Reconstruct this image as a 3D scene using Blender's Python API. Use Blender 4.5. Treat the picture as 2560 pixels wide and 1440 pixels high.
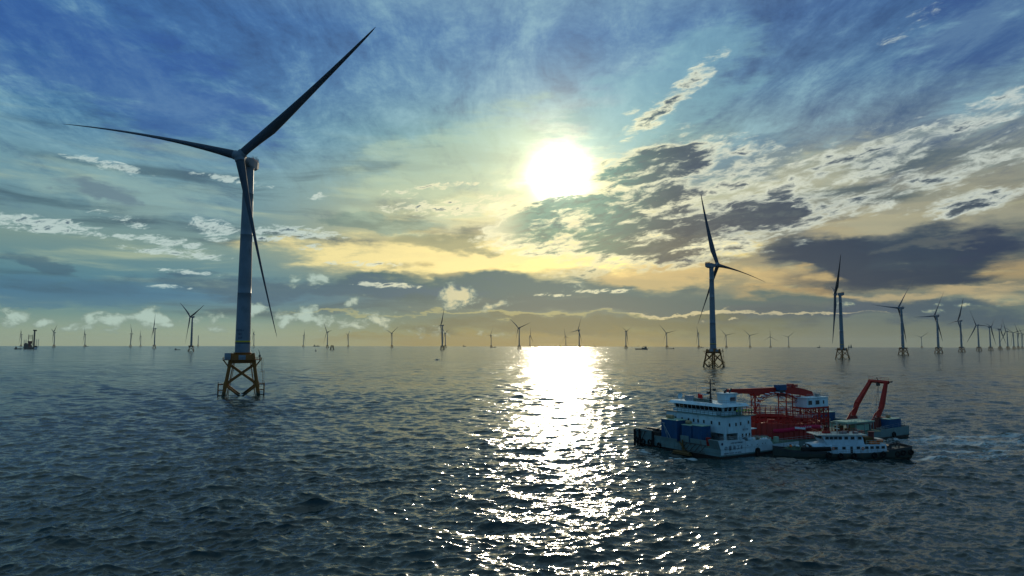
import bpy, math, random
import numpy as np
from mathutils import Matrix, Vector
PI = math.pi
rad = math.radians
scene = bpy.context.scene
for _o in list(bpy.data.objects):
    bpy.data.objects.remove(_o)

# ------------------------------------------------------------------ camera
CAM_H = 28.0                      # metres above the sea
FPX = 1707.0                      # focal length in pixels of the 2560 px photograph
EARTH = 7.43e6                    # earth radius with mean refraction
PITCH = math.atan(141.5 / FPX)
cam_data = bpy.data.cameras.new('camera')
cam = bpy.data.objects.new('camera', cam_data)
scene.collection.objects.link(cam)
cam_data.sensor_width = 36.0
cam_data.lens = 36.0 * FPX / 2560.0
cam_data.clip_start = 0.5
cam_data.clip_end = 120000.0
cam.location = (0, 0, CAM_H)
_R = Matrix.Rotation(rad(90) + PITCH, 4, 'X') @ Matrix.Rotation(rad(0.1), 4, 'Z')
cam.rotation_euler = _R.to_euler()
scene.camera = cam

# ------------------------------------------------------------------ exposure
scene.view_settings.view_transform = 'Standard'
scene.view_settings.look = 'None'
scene.view_settings.exposure = 0.35
scene.view_settings.gamma = 1.0
scene.cycles.max_bounces = 5
scene.cycles.diffuse_bounces = 2
scene.cycles.glossy_bounces = 3
scene.cycles.volume_bounces = 0
scene.cycles.sample_clamp_indirect = 6.0
scene.cycles.sample_clamp_direct = 0.0
scene.cycles.use_denoising = True

# ------------------------------------------------------------------ sun
SUN_AZ, SUN_EL = rad(3.9), rad(14.03)
SUN_DIR = Vector((math.sin(SUN_AZ) * math.cos(SUN_EL), math.cos(SUN_AZ) * math.cos(SUN_EL), math.sin(SUN_EL)))
sl = bpy.data.lights.new('sun', 'SUN')
sl.energy = 1.25
sl.angle = rad(1.5)
sl.color = (1.0, 0.86, 0.62)
so = bpy.data.objects.new('sun', sl)
scene.collection.objects.link(so)
so.rotation_euler = SUN_DIR.to_track_quat('Z', 'Y').to_euler()


# ------------------------------------------------------------------ helpers for colour and node trees
def s2l(r, g, b):
    f = lambda c: (c / 255.0 / 12.92) if c / 255.0 <= 0.04045 else ((c / 255.0 + 0.055) / 1.055) ** 2.4
    return (f(r), f(g), f(b))


class NT:
    def __init__(self, tree):
        self.t = tree
        self.n = tree.nodes
        self.l = tree.links

    def new(self, kind, **kw):
        nd = self.n.new(kind)
        for k, v in kw.items():
            setattr(nd, k, v)
        return nd

    def put(self, sock, v):
        if isinstance(v, bpy.types.NodeSocket):
            self.l.new(v, sock)
        elif v is not None:
            sock.default_value = v

    def m(self, op, a, b=None, c=None, clamp=False):
        nd = self.new('ShaderNodeMath', operation=op, use_clamp=clamp)
        self.put(nd.inputs[0], a)
        self.put(nd.inputs[1], b)
        self.put(nd.inputs[2], c)
        return nd.outputs[0]

    def vm(self, op, a, b=None, scale=None):
        nd = self.new('ShaderNodeVectorMath', operation=op)
        self.put(nd.inputs[0], a)
        self.put(nd.inputs[1], b)
        if scale is not None:
            self.put(nd.inputs['Scale'], scale)
        return nd.outputs['Value'] if op in ('DOT_PRODUCT', 'LENGTH', 'DISTANCE') else nd.outputs[0]

    def xyz(self, x, y, z):
        nd = self.new('ShaderNodeCombineXYZ')
        self.put(nd.inputs[0], x)
        self.put(nd.inputs[1], y)
        self.put(nd.inputs[2], z)
        return nd.outputs[0]

    def sep(self, v):
        nd = self.new('ShaderNodeSeparateXYZ')
        self.put(nd.inputs[0], v)
        return nd.outputs

    def noise(self, v, scale, detail=4, rough=0.55, distort=0.0, lac=2.0):
        nd = self.new('ShaderNodeTexNoise')
        self.put(nd.inputs['Vector'], v)
        nd.inputs['Scale'].default_value = scale
        nd.inputs['Detail'].default_value = detail
        nd.inputs['Roughness'].default_value = rough
        nd.inputs['Lacunarity'].default_value = lac
        nd.inputs['Distortion'].default_value = distort
        return nd.outputs

    def smooth(self, v, a, b, lo=0.0, hi=1.0, kind='SMOOTHSTEP'):
        nd = self.new('ShaderNodeMapRange', interpolation_type=kind)
        self.put(nd.inputs[0], v)
        for i, q in zip((1, 2, 3, 4), (a, b, lo, hi)):
            self.put(nd.inputs[i], q)
        return nd.outputs[0]

    def mix(self, f, a, b, mode='MIX'):
        nd = self.new('ShaderNodeMix', data_type='RGBA', blend_type=mode, clamp_factor=True)
        self.put(nd.inputs[0], f)
        for s, v in ((nd.inputs[6], a), (nd.inputs[7], b)):
            if isinstance(v, (tuple, list)):
                s.default_value = (v[0], v[1], v[2], 1.0)
            else:
                self.put(s, v)
        return nd.outputs[2]

    def ramp(self, f, stops, mode='EASE'):
        nd = self.new('ShaderNodeValToRGB')
        nd.color_ramp.interpolation = mode
        el = nd.color_ramp.elements
        while len(el) < len(stops):
            el.new(0.5)
        for e, (p, c) in zip(el, stops):
            e.position = p
            e.color = (c[0], c[1], c[2], 1.0)
        self.put(nd.inputs[0], f)
        return nd.outputs[0]


# ------------------------------------------------------------------ world: daylight sky with cloud layers
world = bpy.data.worlds.new('World')
scene.world = world
world.use_nodes = True
W = NT(world.node_tree)
W.n.clear()
w_out = W.new('ShaderNodeOutputWorld')
w_bg = W.new('ShaderNodeBackground')
W.l.new(w_bg.outputs[0], w_out.inputs[0])


def AE(x, y):
    """compass bearing and elevation in degrees of a place in the sky (y counts down from the top of the view)"""
    a = (x - 1280.0) / FPX
    b = (720.0 - y) / FPX
    dy = math.cos(PITCH) - b * math.sin(PITCH)
    dz = math.sin(PITCH) + b * math.cos(PITCH)
    return math.degrees(math.atan2(a, dy)), math.degrees(math.atan2(dz, math.hypot(a, dy)))


tc = W.new('ShaderNodeTexCoord').outputs['Generated']
dirv = W.vm('NORMALIZE', tc)
dx, dy, dz = W.sep(dirv)
A = W.m('MULTIPLY', W.m('ARCTAN2', dx, dy), 180 / PI)
E = W.m('MULTIPLY', W.m('ARCSINE', dz), 180 / PI)
AEv = W.xyz(A, E, 0.0)
sundot = W.vm('DOT_PRODUCT', dirv, tuple(SUN_DIR))
theta = W.m('MULTIPLY', W.m('ARCCOSINE', W.m('MINIMUM', sundot, 0.999999)), 180 / PI)

# base gradients (bearing left / centre / right of the view), by elevation / 60 degrees; stops above the view are raised to light sea and ship
Ef = W.m('DIVIDE', E, 60.0, clamp=True)


def grad(rows):
    return W.ramp(Ef, [(e / 60.0, s2l(*c)) for e, c in rows], 'LINEAR')


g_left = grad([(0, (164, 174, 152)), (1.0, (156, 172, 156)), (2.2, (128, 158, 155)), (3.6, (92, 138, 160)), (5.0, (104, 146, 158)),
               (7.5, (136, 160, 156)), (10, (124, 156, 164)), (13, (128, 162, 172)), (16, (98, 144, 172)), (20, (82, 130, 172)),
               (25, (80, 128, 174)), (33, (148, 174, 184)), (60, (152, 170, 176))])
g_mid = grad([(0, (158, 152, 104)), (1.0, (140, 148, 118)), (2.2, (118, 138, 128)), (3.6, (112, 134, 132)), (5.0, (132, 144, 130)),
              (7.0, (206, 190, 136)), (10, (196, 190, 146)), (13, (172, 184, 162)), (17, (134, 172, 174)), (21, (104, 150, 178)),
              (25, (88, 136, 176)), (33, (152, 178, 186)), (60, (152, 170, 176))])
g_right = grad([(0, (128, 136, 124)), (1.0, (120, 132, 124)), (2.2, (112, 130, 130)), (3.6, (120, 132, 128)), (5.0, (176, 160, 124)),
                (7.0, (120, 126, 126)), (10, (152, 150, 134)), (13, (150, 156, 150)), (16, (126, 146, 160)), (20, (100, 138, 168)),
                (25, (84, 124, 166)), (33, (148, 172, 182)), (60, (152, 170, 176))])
wl = W.smooth(A, -24.0, -3.0)
wr = W.smooth(A, 9.0, 27.0)
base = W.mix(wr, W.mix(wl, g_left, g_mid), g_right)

# high streaks: thin cirrus running away from the viewer, seen on a flat layer overhead
inv = W.m('DIVIDE', 1.0, W.m('ADD', W.m('MAXIMUM', dz, 0.0), 0.10))
px = W.m('MULTIPLY', dx, inv)
py = W.m('MULTIPLY', dy, inv)
pl = W.xyz(px, py, 0.0)
warp = W.noise(W.vm('MULTIPLY', pl, (1.1, 0.5, 1.0)), 1.6, 3, 0.5)[1]
plw = W.vm('ADD', pl, W.vm('MULTIPLY', W.vm('SUBTRACT', warp, (0.5, 0.5, 0.5)), (0.42, 0.9, 0)))
ci1 = W.noise(W.vm('MULTIPLY', plw, (2.3, 0.9, 1.0)), 1.8, 11, 0.70, 0.0)[0]
ci2 = W.noise(W.vm('MULTIPLY', plw, (1.3, 0.8, 1.0)), 1.2, 5, 0.5, 0.0)[0]
ci3 = W.noise(W.vm('MULTIPLY', pl, (1.3, 1.3, 1.0)), 26.0, 4, 0.65, 0.2)[0]
ci = W.m('ADD', W.m('MULTIPLY', ci1, 0.62), W.m('ADD', W.m('MULTIPLY', ci2, 0.30), W.m('MULTIPLY', ci3, 0.08)))
up = W.smooth(E, 9.0, 17.0)
ci_hi = W.m('MULTIPLY', W.smooth(ci, 0.46, 0.62), up)
ci_lo = W.m('MULTIPLY', W.smooth(ci, 0.50, 0.36), W.smooth(E, 5.0, 16.0))
base = W.mix(W.m('MULTIPLY', ci_hi, 0.62), base, s2l(158, 192, 200))
base = W.mix(W.m('MULTIPLY', ci_lo, 0.60), base, s2l(52, 90, 134))

# low layered streaks: long flat bands that get thinner towards the horizon
AEn = W.vm('MULTIPLY', AEv, (1.0, 1.0, 1.0))
wv = W.noise(W.vm('MULTIPLY', AEv, (0.05, 0.16, 1.0)), 1.0, 3, 0.5)[1]
AEw = W.vm('ADD', AEv, W.vm('MULTIPLY', W.vm('SUBTRACT', wv, (0.5, 0.5, 0.5)), (6.0, 3.4, 0)))
st = W.noise(W.vm('MULTIPLY', AEw, (0.055, 0.55, 1.0)), 1.0, 7, 0.55, 0.1)[0]
low = W.m('MULTIPLY', W.smooth(E, 1.0, 3.0), W.smooth(E, 19.0, 10.0))
base = W.mix(W.m('MULTIPLY', W.m('MULTIPLY', W.smooth(st, 0.50, 0.33), low), 0.72), base, s2l(72, 98, 112))
base = W.mix(W.m('MULTIPLY', W.m('MULTIPLY', W.smooth(st, 0.52, 0.70), low), 0.5), base, s2l(200, 204, 170))

# glow of the veiled sun
glow1 = W.m('EXPONENT', W.m('MULTIPLY', W.m('POWER', W.m('DIVIDE', theta, 3.5), 1.25), -1.0))
glow2 = W.m('EXPONENT', W.m('MULTIPLY', W.m('DIVIDE', theta, 9.5), -1.0))


def addc(col, fac, c, k):
    nd = W.vm('SCALE', (c[0], c[1], c[2]), None, W.m('MULTIPLY', fac, k))
    return W.vm('ADD', col, nd)


gmask = W.smooth(E, 2.0, 8.5)
base = addc(base, W.m('MULTIPLY', glow1, gmask), (1.0, 0.86, 0.50), 1.35)
base = addc(base, W.m('MULTIPLY', glow2, gmask), (0.95, 0.80, 0.48), 0.17)

# soft patches: (x, y, half width, half height, tilt, colour, strength)
SOFT = [
    (2230, 645, 440, 76, -4, (30, 70, 100), 0.92), (2060, 628, 170, 40, 6, (44, 72, 98), 0.7), (2440, 600, 150, 44, 12, (50, 70, 102), 0.7), (2200, 690, 330, 30, -3, (34, 68, 98), 0.7), (2330, 612, 130, 16, -4, (128, 130, 124), 0.5),
    (2250, 742, 420, 26, -2, (204, 186, 146), 0.6), (1950, 735, 200, 22, 0, (196, 172, 122), 0.55), (2150, 565, 260, 30, 0, (196, 186, 150), 0.6),
    (1960, 775, 520, 30, 0, (84, 108, 120), 0.75), (2330, 775, 170, 34, -3, (76, 104, 122), 0.9), (2450, 790, 150, 30, 0, (76, 104, 122), 0.9), (2130, 772, 90, 28, 0, (76, 102, 124), 0.8),
    (1250, 718, 560, 36, 0, (86, 122, 126), 1.0), (760, 722, 460, 36, 0, (84, 118, 136), 0.8), (1500, 760, 600, 30, 0, (88, 118, 122), 0.9), (1500, 812, 500, 26, 0, (108, 120, 104), 0.8), (200, 730, 300, 40, 0, (90, 134, 156), 0.6),
    (1400, 630, 480, 52, -2, (255, 238, 168), 1.0), (1080, 632, 440, 46, 0, (234, 222, 168), 0.85), (1240, 520, 240, 60, -6, (236, 232, 190), 0.6), (1760, 690, 330, 34, 3, (216, 194, 140), 0.7), (1150, 600, 160, 24, 0, (116, 132, 120), 0.6),
    (950, 555, 150, 18, 0, (112, 140, 138), 0.6), (240, 470, 110, 26, 8, (62, 92, 130), 0.9), (320, 480, 250, 60, 6, (170, 192, 184), 0.45), (90, 660, 90, 20, 12, (84, 116, 134), 0.6),
    (1150, 420, 300, 130, -20, (190, 206, 184), 0.5), (1640, 250, 320, 130, -25, (150, 190, 196), 0.45), (2330, 520, 330, 70, -3, (176, 176, 156), 0.6), (1980, 440, 260, 60, -8, (196, 196, 170), 0.5),
    (2460, 90, 260, 120, -12, (60, 94, 150), 0.5), (1860, 400, 160, 60, -10, (96, 128, 152), 0.5), (300, 190, 420, 150, 15, (60, 108, 168), 0.55),
    (1300, 790, 600, 5, 0, (196, 190, 138), 0.5), (1800, 788, 480, 4, 1.0, (208, 200, 168), 0.7), (1350, 850, 500, 24, 0, (150, 140, 92), 0.5), (1700, 830, 300, 30, 0, (122, 130, 104), 0.4),
]
sn = W.noise(W.vm('MULTIPLY', AEv, (0.14, 0.62, 1.0)), 1.0, 8, 0.62, 0.1)[0]
jit = W.noise(W.vm('MULTIPLY', AEv, (0.16, 0.42, 1.0)), 1.0, 6, 0.6)[1]
AEj = W.vm('ADD', AEv, W.vm('MULTIPLY', W.vm('SUBTRACT', jit, (0.5, 0.5, 0.5)), (9.0, 4.0, 0)))


def blob(vec, x, y, rx, ry, tilt):
    a0, e0 = AE(x, y)
    a1, _ = AE(x + rx, y)
    _, e1 = AE(x, y - ry)
    mp = W.new('ShaderNodeMapping', vector_type='TEXTURE')
    W.put(mp.inputs['Vector'], vec)
    mp.inputs['Location'].default_value = (a0, e0, 0)
    mp.inputs['Rotation'].default_value = (0, 0, rad(-tilt))
    mp.inputs['Scale'].default_value = (abs(a1 - a0), abs(e1 - e0), 1)
    gd = W.new('ShaderNodeTexGradient', gradient_type='SPHERICAL')
    W.put(gd.inputs[0], mp.outputs[0])
    return gd.outputs['Fac']


for x, y, rx, ry, tl, c, k in SOFT:
    fct = blob(AEj, x, y, rx * 1.25, ry * 1.25, tl)
    fct = W.m('MULTIPLY_ADD', W.m('SUBTRACT', sn, 0.5), W.smooth(fct, 0.0, 0.25, 0.0, 2.3), fct)
    base = W.mix(W.m('MULTIPLY', W.smooth(fct, 0.02, 0.60), k, clamp=True), base, s2l(*c))
sky = base

# broken cloud field: thin edges lit through, thick cores dark.  (x, y, half width, half height, tilt, amount)
CLOUD = [
    # big broken bank right of the sun
    (1420, 550, 180, 62, -6, 1.55), (1640, 415, 150, 44, -8, 1.5), (1700, 400, 110, 40, -8, 1.1), (1590, 495, 200, 36, -10, 1.3), (1770, 555, 320, 50, -5, 1.5), (1600, 590, 230, 44, -3, 1.5),
    (1900, 560, 240, 36, -6, 0.9), (1700, 640, 330, 28, -8, 0.85), (1490, 650, 130, 16, -2, 0.5), (1700, 370, 160, 50, -10, 0.55), (1860, 400, 90, 60, -8, 0.55), (1800, 470, 260, 60, -12, 0.6),
    # streaks to the right edge
    (2110, 405, 230, 50, -17, 0.66), (2380, 320, 330, 40, -20, 0.58), (2240, 470, 330, 32, -10, 0.62), (2140, 400, 90, 26, -10, 0.55), (2440, 500, 200, 32, -8, 0.62), (2330, 450, 180, 30, -12, 0.66), (2450, 370, 110, 22, -20, 0.6), (2060, 520, 300, 40, -8, 0.62),
    (1690, 240, 150, 26, -38, 0.72), (1650, 262, 110, 32, -20, 0.55), (2300, 40, 150, 30, -30, 0.42),
]
RAGS = [
    # small bright rags on the left
    (270, 415, 110, 13, 8, 0.75), (555, 447, 75, 10, 4, 0.7), (110, 565, 160, 22, 4, 0.85), (530, 572, 62, 26, 12, 0.9), (740, 582, 130, 16, 0, 0.85), (660, 598, 60, 9, 0, 0.8), (430, 607, 110, 13, 6, 0.72),
    (440, 634, 130, 12, 3, 0.74), (270, 540, 70, 12, 4, 0.55), (480, 683, 90, 7, 3, 0.6), (300, 595, 40, 8, 6, 0.62), (930, 660, 110, 7, 0, 0.7), (965, 713, 85, 7, 2, 0.85), (1100, 465, 90, 9, -5, 0.7),
    (1000, 485, 50, 12, 0, 0.6), (790, 490, 30, 10, 0, 0.66), (1120, 520, 170, 20, -2, 0.72), (1250, 495, 60, 18, 0, 0.6), (780, 618, 40, 10, 0, 0.6), (620, 458, 110, 8, 4, 0.45),
    (1500, 727, 110, 6, 0, 0.7), (1380, 737, 50, 5, 0, 0.6), (420, 718, 60, 6, 2, 0.6), (345, 563, 44, 14, -8, 0.55),
]
fld = None
for x, y, rx, ry, tl, k in CLOUD:
    g_ = W.m('MULTIPLY', blob(AEv, x, y, rx * 1.7, ry * 1.7, tl), k)
    fld = g_ if fld is None else W.m('MAXIMUM', fld, g_)
# texture of the field: rows stretched along the bearing, tilting up to the right
mpn = W.new('ShaderNodeMapping', vector_type='POINT')
W.put(mpn.inputs['Vector'], AEv)
mpn.inputs['Rotation'].default_value = (0, 0, rad(-9))
wv2 = W.noise(W.vm('MULTIPLY', mpn.outputs[0], (0.35, 0.8, 1.0)), 1.0, 3, 0.5)[1]
cv = W.vm('ADD', mpn.outputs[0], W.vm('MULTIPLY', W.vm('SUBTRACT', wv2, (0.5, 0.5, 0.5)), (1.6, 0.8, 0)))
n1 = W.noise(W.vm('MULTIPLY', cv, (0.24, 0.80, 1.0)), 1.0, 11, 0.64, 0.0)[0]
n2 = W.noise(W.vm('MULTIPLY', cv, (0.85, 2.9, 1.0)), 1.0, 6, 0.6, 0.2)[0]
nn = W.m('ADD', W.m('MULTIPLY', n1, 0.72), W.m('MULTIPLY', n2, 0.28))
D = W.m('MULTIPLY_ADD', W.m('SUBTRACT', nn, 0.5), 3.2, W.m('MINIMUM', fld, 0.86))
D = W.m('MULTIPLY', D, W.smooth(fld, 0.02, 0.25))
al = W.smooth(D, 0.20, 0.64)
dk = W.m('MULTIPLY', W.smooth(D, 0.52, 0.88), W.smooth(A, -2.0, 2.5, 0.22, 1.0))
sg = W.m('EXPONENT', W.m('MULTIPLY', theta, -1 / 9.0))
bright = W.mix(W.m('MULTIPLY', sg, 1.6, clamp=True), s2l(206, 214, 208), s2l(255, 248, 205))
bright = W.mix(W.smooth(E, 8.5, 5.0), bright, s2l(216, 210, 172))
dark = W.mix(W.smooth(theta, 13.0, 3.0), s2l(50, 66, 86), s2l(112, 158, 150))
dark = W.mix(W.smooth(A, 6.0, 20.0), dark, s2l(44, 72, 102))
dark = W.mix(W.m('MULTIPLY', W.smooth(n2, 0.45, 0.68), 0.6), dark, s2l(92, 108, 118))
bright = W.mix(W.smooth(n1, 0.35, 0.62), W.mix(0.35, bright, s2l(150, 166, 168)), bright)
ccol = W.mix(dk, bright, dark)
sky = W.mix(W.m('MULTIPLY', al, 0.84), sky, ccol)

rf = None
for x, y, rx, ry, tl, k in RAGS:
    g_ = W.m('MULTIPLY', blob(AEv, x, y, rx * 1.4, ry * 1.5, tl), k)
    rf = g_ if rf is None else W.m('MAXIMUM', rf, g_)
rn = W.noise(W.vm('MULTIPLY', cv, (0.75, 2.3, 1.0)), 1.0, 11, 0.68, 0.3)[0]
rD = W.m('MULTIPLY', W.m('MULTIPLY_ADD', W.m('SUBTRACT', rn, 0.5), 3.0, rf), W.smooth(rf, 0.02, 0.2))
rcol = W.mix(W.smooth(A, -20.0, -4.0), s2l(196, 210, 206), s2l(232, 228, 196))
rcol = W.mix(W.m('MULTIPLY', W.smooth(rD, 0.62, 0.95), W.smooth(n2, 0.46, 0.58)), rcol, s2l(104, 124, 136))
sky = W.mix(W.m('MULTIPLY', W.smooth(rD, 0.24, 0.66), 0.80), sky, rcol)

# puffy cumulus low over the horizon
PUFF = [(1145, 742, 46, 26, 0, 1.0), (1130, 722, 20, 18, 0, 0.9), (800, 698, 34, 18, -20, 0.8), (737, 706, 24, 16, -20, 0.7), (890, 750, 30, 10, -20, 0.7), (770, 790, 26, 26, 0, 0.9), (715, 795, 36, 20, -12, 0.8), (640, 776, 30, 18, 0, 0.8),
        (382, 797, 50, 24, 0, 1.0), (290, 802, 70, 20, 0, 0.85), (110, 812, 36, 12, 0, 0.8), (30, 795, 60, 26, 0, 0.75), (500, 795, 60, 20, 0, 0.6), (850, 805, 80, 24, 0, 0.6), (940, 800, 60, 26, 0, 0.65), (1240, 762, 50, 14, -16, 0.5),
        (1190, 835, 30, 10, 0, 0.5), (1080, 830, 60, 16, 0, 0.45), (580, 820, 90, 16, 0, 0.45), (200, 822, 140, 16, 0, 0.5), (1260, 836, 40, 8, 0, 0.45), (2110, 762, 60, 16, -10, 0.3), (2340, 776, 60, 9, 4, 0.3), (2430, 762, 110, 6, 4, 0.4), (1430, 700, 40, 20, 30, 0.35)]
pf = None
for x, y, rx, ry, tl, k in PUFF:
    g_ = W.m('MULTIPLY', blob(AEv, x, y, rx * 1.7, ry * 1.7, tl), k)
    pf = g_ if pf is None else W.m('MAXIMUM', pf, g_)
pn = W.noise(W.vm('MULTIPLY', AEv, (0.8, 1.15, 1.0)), 1.0, 8, 0.62, 0.25)[0]
pD = W.m('MULTIPLY', W.m('MULTIPLY_ADD', W.m('SUBTRACT', pn, 0.5), 2.0, pf), W.smooth(pf, 0.02, 0.2))
pcol = W.mix(W.smooth(A, -18, -2), s2l(186, 204, 196), s2l(222, 214, 176))
pcol = W.mix(W.smooth(pD, 0.75, 0.35), pcol, s2l(146, 164, 156))
sky = W.mix(W.m('MULTIPLY', W.smooth(pD, 0.24, 0.56), 0.8), sky, pcol)

# bright disc of the sun seen through thin cloud
core = W.m('EXPONENT', W.m('MULTIPLY', W.m('POWER', W.m('DIVIDE', theta, 1.5), 2.0), -1.0))
cover = W.m('SUBTRACT', 1.0, W.m('MULTIPLY', dk, 0.86))
core = W.m('MULTIPLY', core, cover)
sky = addc(sky, core, (1.0, 0.95, 0.78), 4.0)

# the unseen sky behind the viewer is darker and bluer, but raised to light the ship
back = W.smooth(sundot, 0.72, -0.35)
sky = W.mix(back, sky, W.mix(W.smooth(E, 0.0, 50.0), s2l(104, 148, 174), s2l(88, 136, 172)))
# physical daylight sky added underneath
nis = W.new('ShaderNodeTexSky', sky_type='NISHITA', sun_disc=False)
nis.sun_elevation = SUN_EL
nis.sun_rotation = SUN_AZ
nis.altitude = 30
nis.air_density = 1.0
nis.dust_density = 1.0
nis.ozone_density = 2.0
gm = W.new('ShaderNodeGamma')
W.put(gm.inputs[0], sky)
gm.inputs[1].default_value = 1.46
sky = gm.outputs[0]
hs = W.new('ShaderNodeHueSaturation')
hs.inputs['Saturation'].default_value = 0.97
W.put(hs.inputs['Color'], sky)
sky = W.vm('MULTIPLY', hs.outputs[0], (1.0, 0.985, 0.985))
low_sky = W.smooth(E, -1.0, 0.0)
sky = W.mix(low_sky, (0.05, 0.08, 0.09), sky)
# Background strength 0.1: clouds are given on the same physical scale as the sky texture
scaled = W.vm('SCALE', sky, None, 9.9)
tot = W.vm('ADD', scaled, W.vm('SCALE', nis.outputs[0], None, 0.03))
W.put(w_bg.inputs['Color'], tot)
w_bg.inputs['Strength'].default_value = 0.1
world.cycles.sampling_method = 'MANUAL'
world.cycles.sample_map_resolution = 1024


# ------------------------------------------------------------------ mesh helpers
def tag(o, label=None, cat=None, group=None, kind=None):
    if label: o['label'] = label
    if cat: o['category'] = cat
    if group: o['group'] = group
    if kind: o['kind'] = kind
    return o


def empty(name, loc=(0, 0, 0), rz=0.0):
    o = bpy.data.objects.new(name, None)
    scene.collection.objects.link(o)
    o.empty_display_size = 2.0
    o.location = loc
    o.rotation_euler = (0, 0, rz)
    return o


class MB:
    """collects simple solids and links them as one mesh object"""

    def __init__(self):
        self.v = []
        self.f = []
        self.smooth = []

    def add(self, vs, fs, M=None, smooth=False):
        k = len(self.v)
        for p in vs:
            p = Vector(p)
            if M is not None:
                p = M @ p
            self.v.append(tuple(p))
        for f in fs:
            self.f.append(tuple(i + k for i in f))
            self.smooth.append(smooth)
        return self

    def box(self, x0, x1, y0, y1, z0, z1, M=None):
        vs = [(x, y, z) for z in (z0, z1) for y in (y0, y1) for x in (x0, x1)]
        fs = [(0, 2, 3, 1), (4, 5, 7, 6), (0, 1, 5, 4), (2, 6, 7, 3), (0, 4, 6, 2), (1, 3, 7, 5)]
        return self.add(vs, fs, M)

    def hexa(self, lo, hi, M=None):
        """lo, hi: four corners each (counter clockwise from above)"""
        vs = list(lo) + list(hi)
        fs = [(3, 2, 1, 0), (4, 5, 6, 7)] + [(i, (i + 1) % 4, 4 + (i + 1) % 4, 4 + i) for i in range(4)]
        return self.add(vs, fs, M)

    def tube(self, p0, p1, r0, r1=None, n=8, M=None, caps=True):
        r1 = r0 if r1 is None else r1
        p0, p1 = Vector(p0), Vector(p1)
        q = (p1 - p0).to_track_quat('Z', 'Y')
        vs, fs = [], []
        for p, r in ((p0, r0), (p1, r1)):
            for i in range(n):
                a = 2 * PI * i / n
                vs.append(p + q @ Vector((r * math.cos(a), r * math.sin(a), 0)))
        fs = [(i, (i + 1) % n, n + (i + 1) % n, n + i) for i in range(n)]
        self.add(vs, fs, M, smooth=n > 6)
        if caps:
            self.add(vs, [tuple(range(n))[::-1], tuple(range(n, 2 * n))], M)
        return self

    def path(self, pts, r, n=6, M=None):
        for a, b in zip(pts[:-1], pts[1:]):
            self.tube(a, b, r, r, n, M)
        return self

    def lathe(self, prof, n=24, M=None, cap=True):
        """prof: (radius, z) list about the z axis"""
        vs, fs = [], []
        for r, z in prof:
            for i in range(n):
                a = 2 * PI * i / n
                vs.append((r * math.cos(a), r * math.sin(a), z))
        for k in range(len(prof) - 1):
            for i in range(n):
                fs.append((k * n + i, k * n + (i + 1) % n, (k + 1) * n + (i + 1) % n, (k + 1) * n + i))
        self.add(vs, fs, M, smooth=True)
        if cap:
            self.add(vs, [tuple(range(n))[::-1], tuple(range((len(prof) - 1) * n, len(prof) * n))], M)
        return self

    def prism(self, poly, z0, z1, M=None):
        n = len(poly)
        vs = [(x, y, z0) for x, y in poly] + [(x, y, z1) for x, y in poly]
        fs = [tuple(range(n))[::-1], tuple(range(n, 2 * n))] + [(i, (i + 1) % n, n + (i + 1) % n, n + i) for i in range(n)]
        return self.add(vs, fs, M)

    def loft(self, rings, M=None, smooth=True, caps=True):
        n = len(rings[0])
        vs = [p for r in rings for p in r]
        fs = []
        for k in range(len(rings) - 1):
            for i in range(n):
                fs.append((k * n + i, k * n + (i + 1) % n, (k + 1) * n + (i + 1) % n, (k + 1) * n + i))
        self.add(vs, fs, M, smooth)
        if caps:
            self.add(vs, [tuple(range(n))[::-1], tuple(range((len(rings) - 1) * n, len(rings) * n))], M)
        return self

    def torus(self, c, R, r, axis='Y', n=16, m=7, M=None):
        rings = []
        for i in range(n):
            a = 2 * PI * i / n
            ring = []
            for j in range(m):
                b = 2 * PI * j / m
                q = (R + r * math.cos(b))
                if axis == 'Y':
                    p = (q * math.cos(a), r * math.sin(b), q * math.sin(a))
                elif axis == 'X':
                    p = (r * math.sin(b), q * math.cos(a), q * math.sin(a))
                else:
                    p = (q * math.cos(a), q * math.sin(a), r * math.sin(b))
                ring.append((c[0] + p[0], c[1] + p[1], c[2] + p[2]))
            rings.append(ring)
        vs = [p for r_ in rings for p in r_]
        fs = [(i * m + j, i * m + (j + 1) % m, ((i + 1) % n) * m + (j + 1) % m, ((i + 1) % n) * m + j) for i in range(n) for j in range(m)]
        return self.add(vs, fs, M, True)

    def rail(self, pts, h=1.0, step=2.0, r=0.035, M=None, closed=False, levels=(1.0, 0.5)):
        """guard rail along pts (deck level)"""
        pts = [Vector(p) for p in pts]
        if closed:
            pts = pts + [pts[0]]
        for a, b in zip(pts[:-1], pts[1:]):
            for lv in levels:
                self.tube(a + Vector((0, 0, h * lv)), b + Vector((0, 0, h * lv)), r, r, 4, M)
            L = (b - a).length
            k = max(1, int(round(L / step)))
            for i in range(k + 1):
                p = a.lerp(b, i / k)
                self.tube(p, p + Vector((0, 0, h)), r, r, 4, M)
        return self

    def mesh(self, name, mat):
        me = bpy.data.meshes.new(name)
        me.from_pydata(self.v, [], self.f)
        me.polygons.foreach_set('use_smooth', self.smooth)
        me.materials.append(mat)
        me.update()
        return me

    def build(self, name, mat, parent=None, loc=None, rot=None):
        o = bpy.data.objects.new(name, self.mesh(name, mat))
        scene.collection.objects.link(o)
        if parent is not None:
            o.parent = parent
        if loc is not None: o.location = loc
        if rot is not None: o.rotation_euler = rot
        return o


def children(o):
    return [c for c in bpy.data.objects if c.parent == o]


def copy_tree(o, parent=None, kids=None):
    c = o.copy()
    scene.collection.objects.link(c)
    c.parent = parent
    for ch in kids[o.name] if kids else children(o):
        copy_tree(ch, c, kids)
    return c


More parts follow.
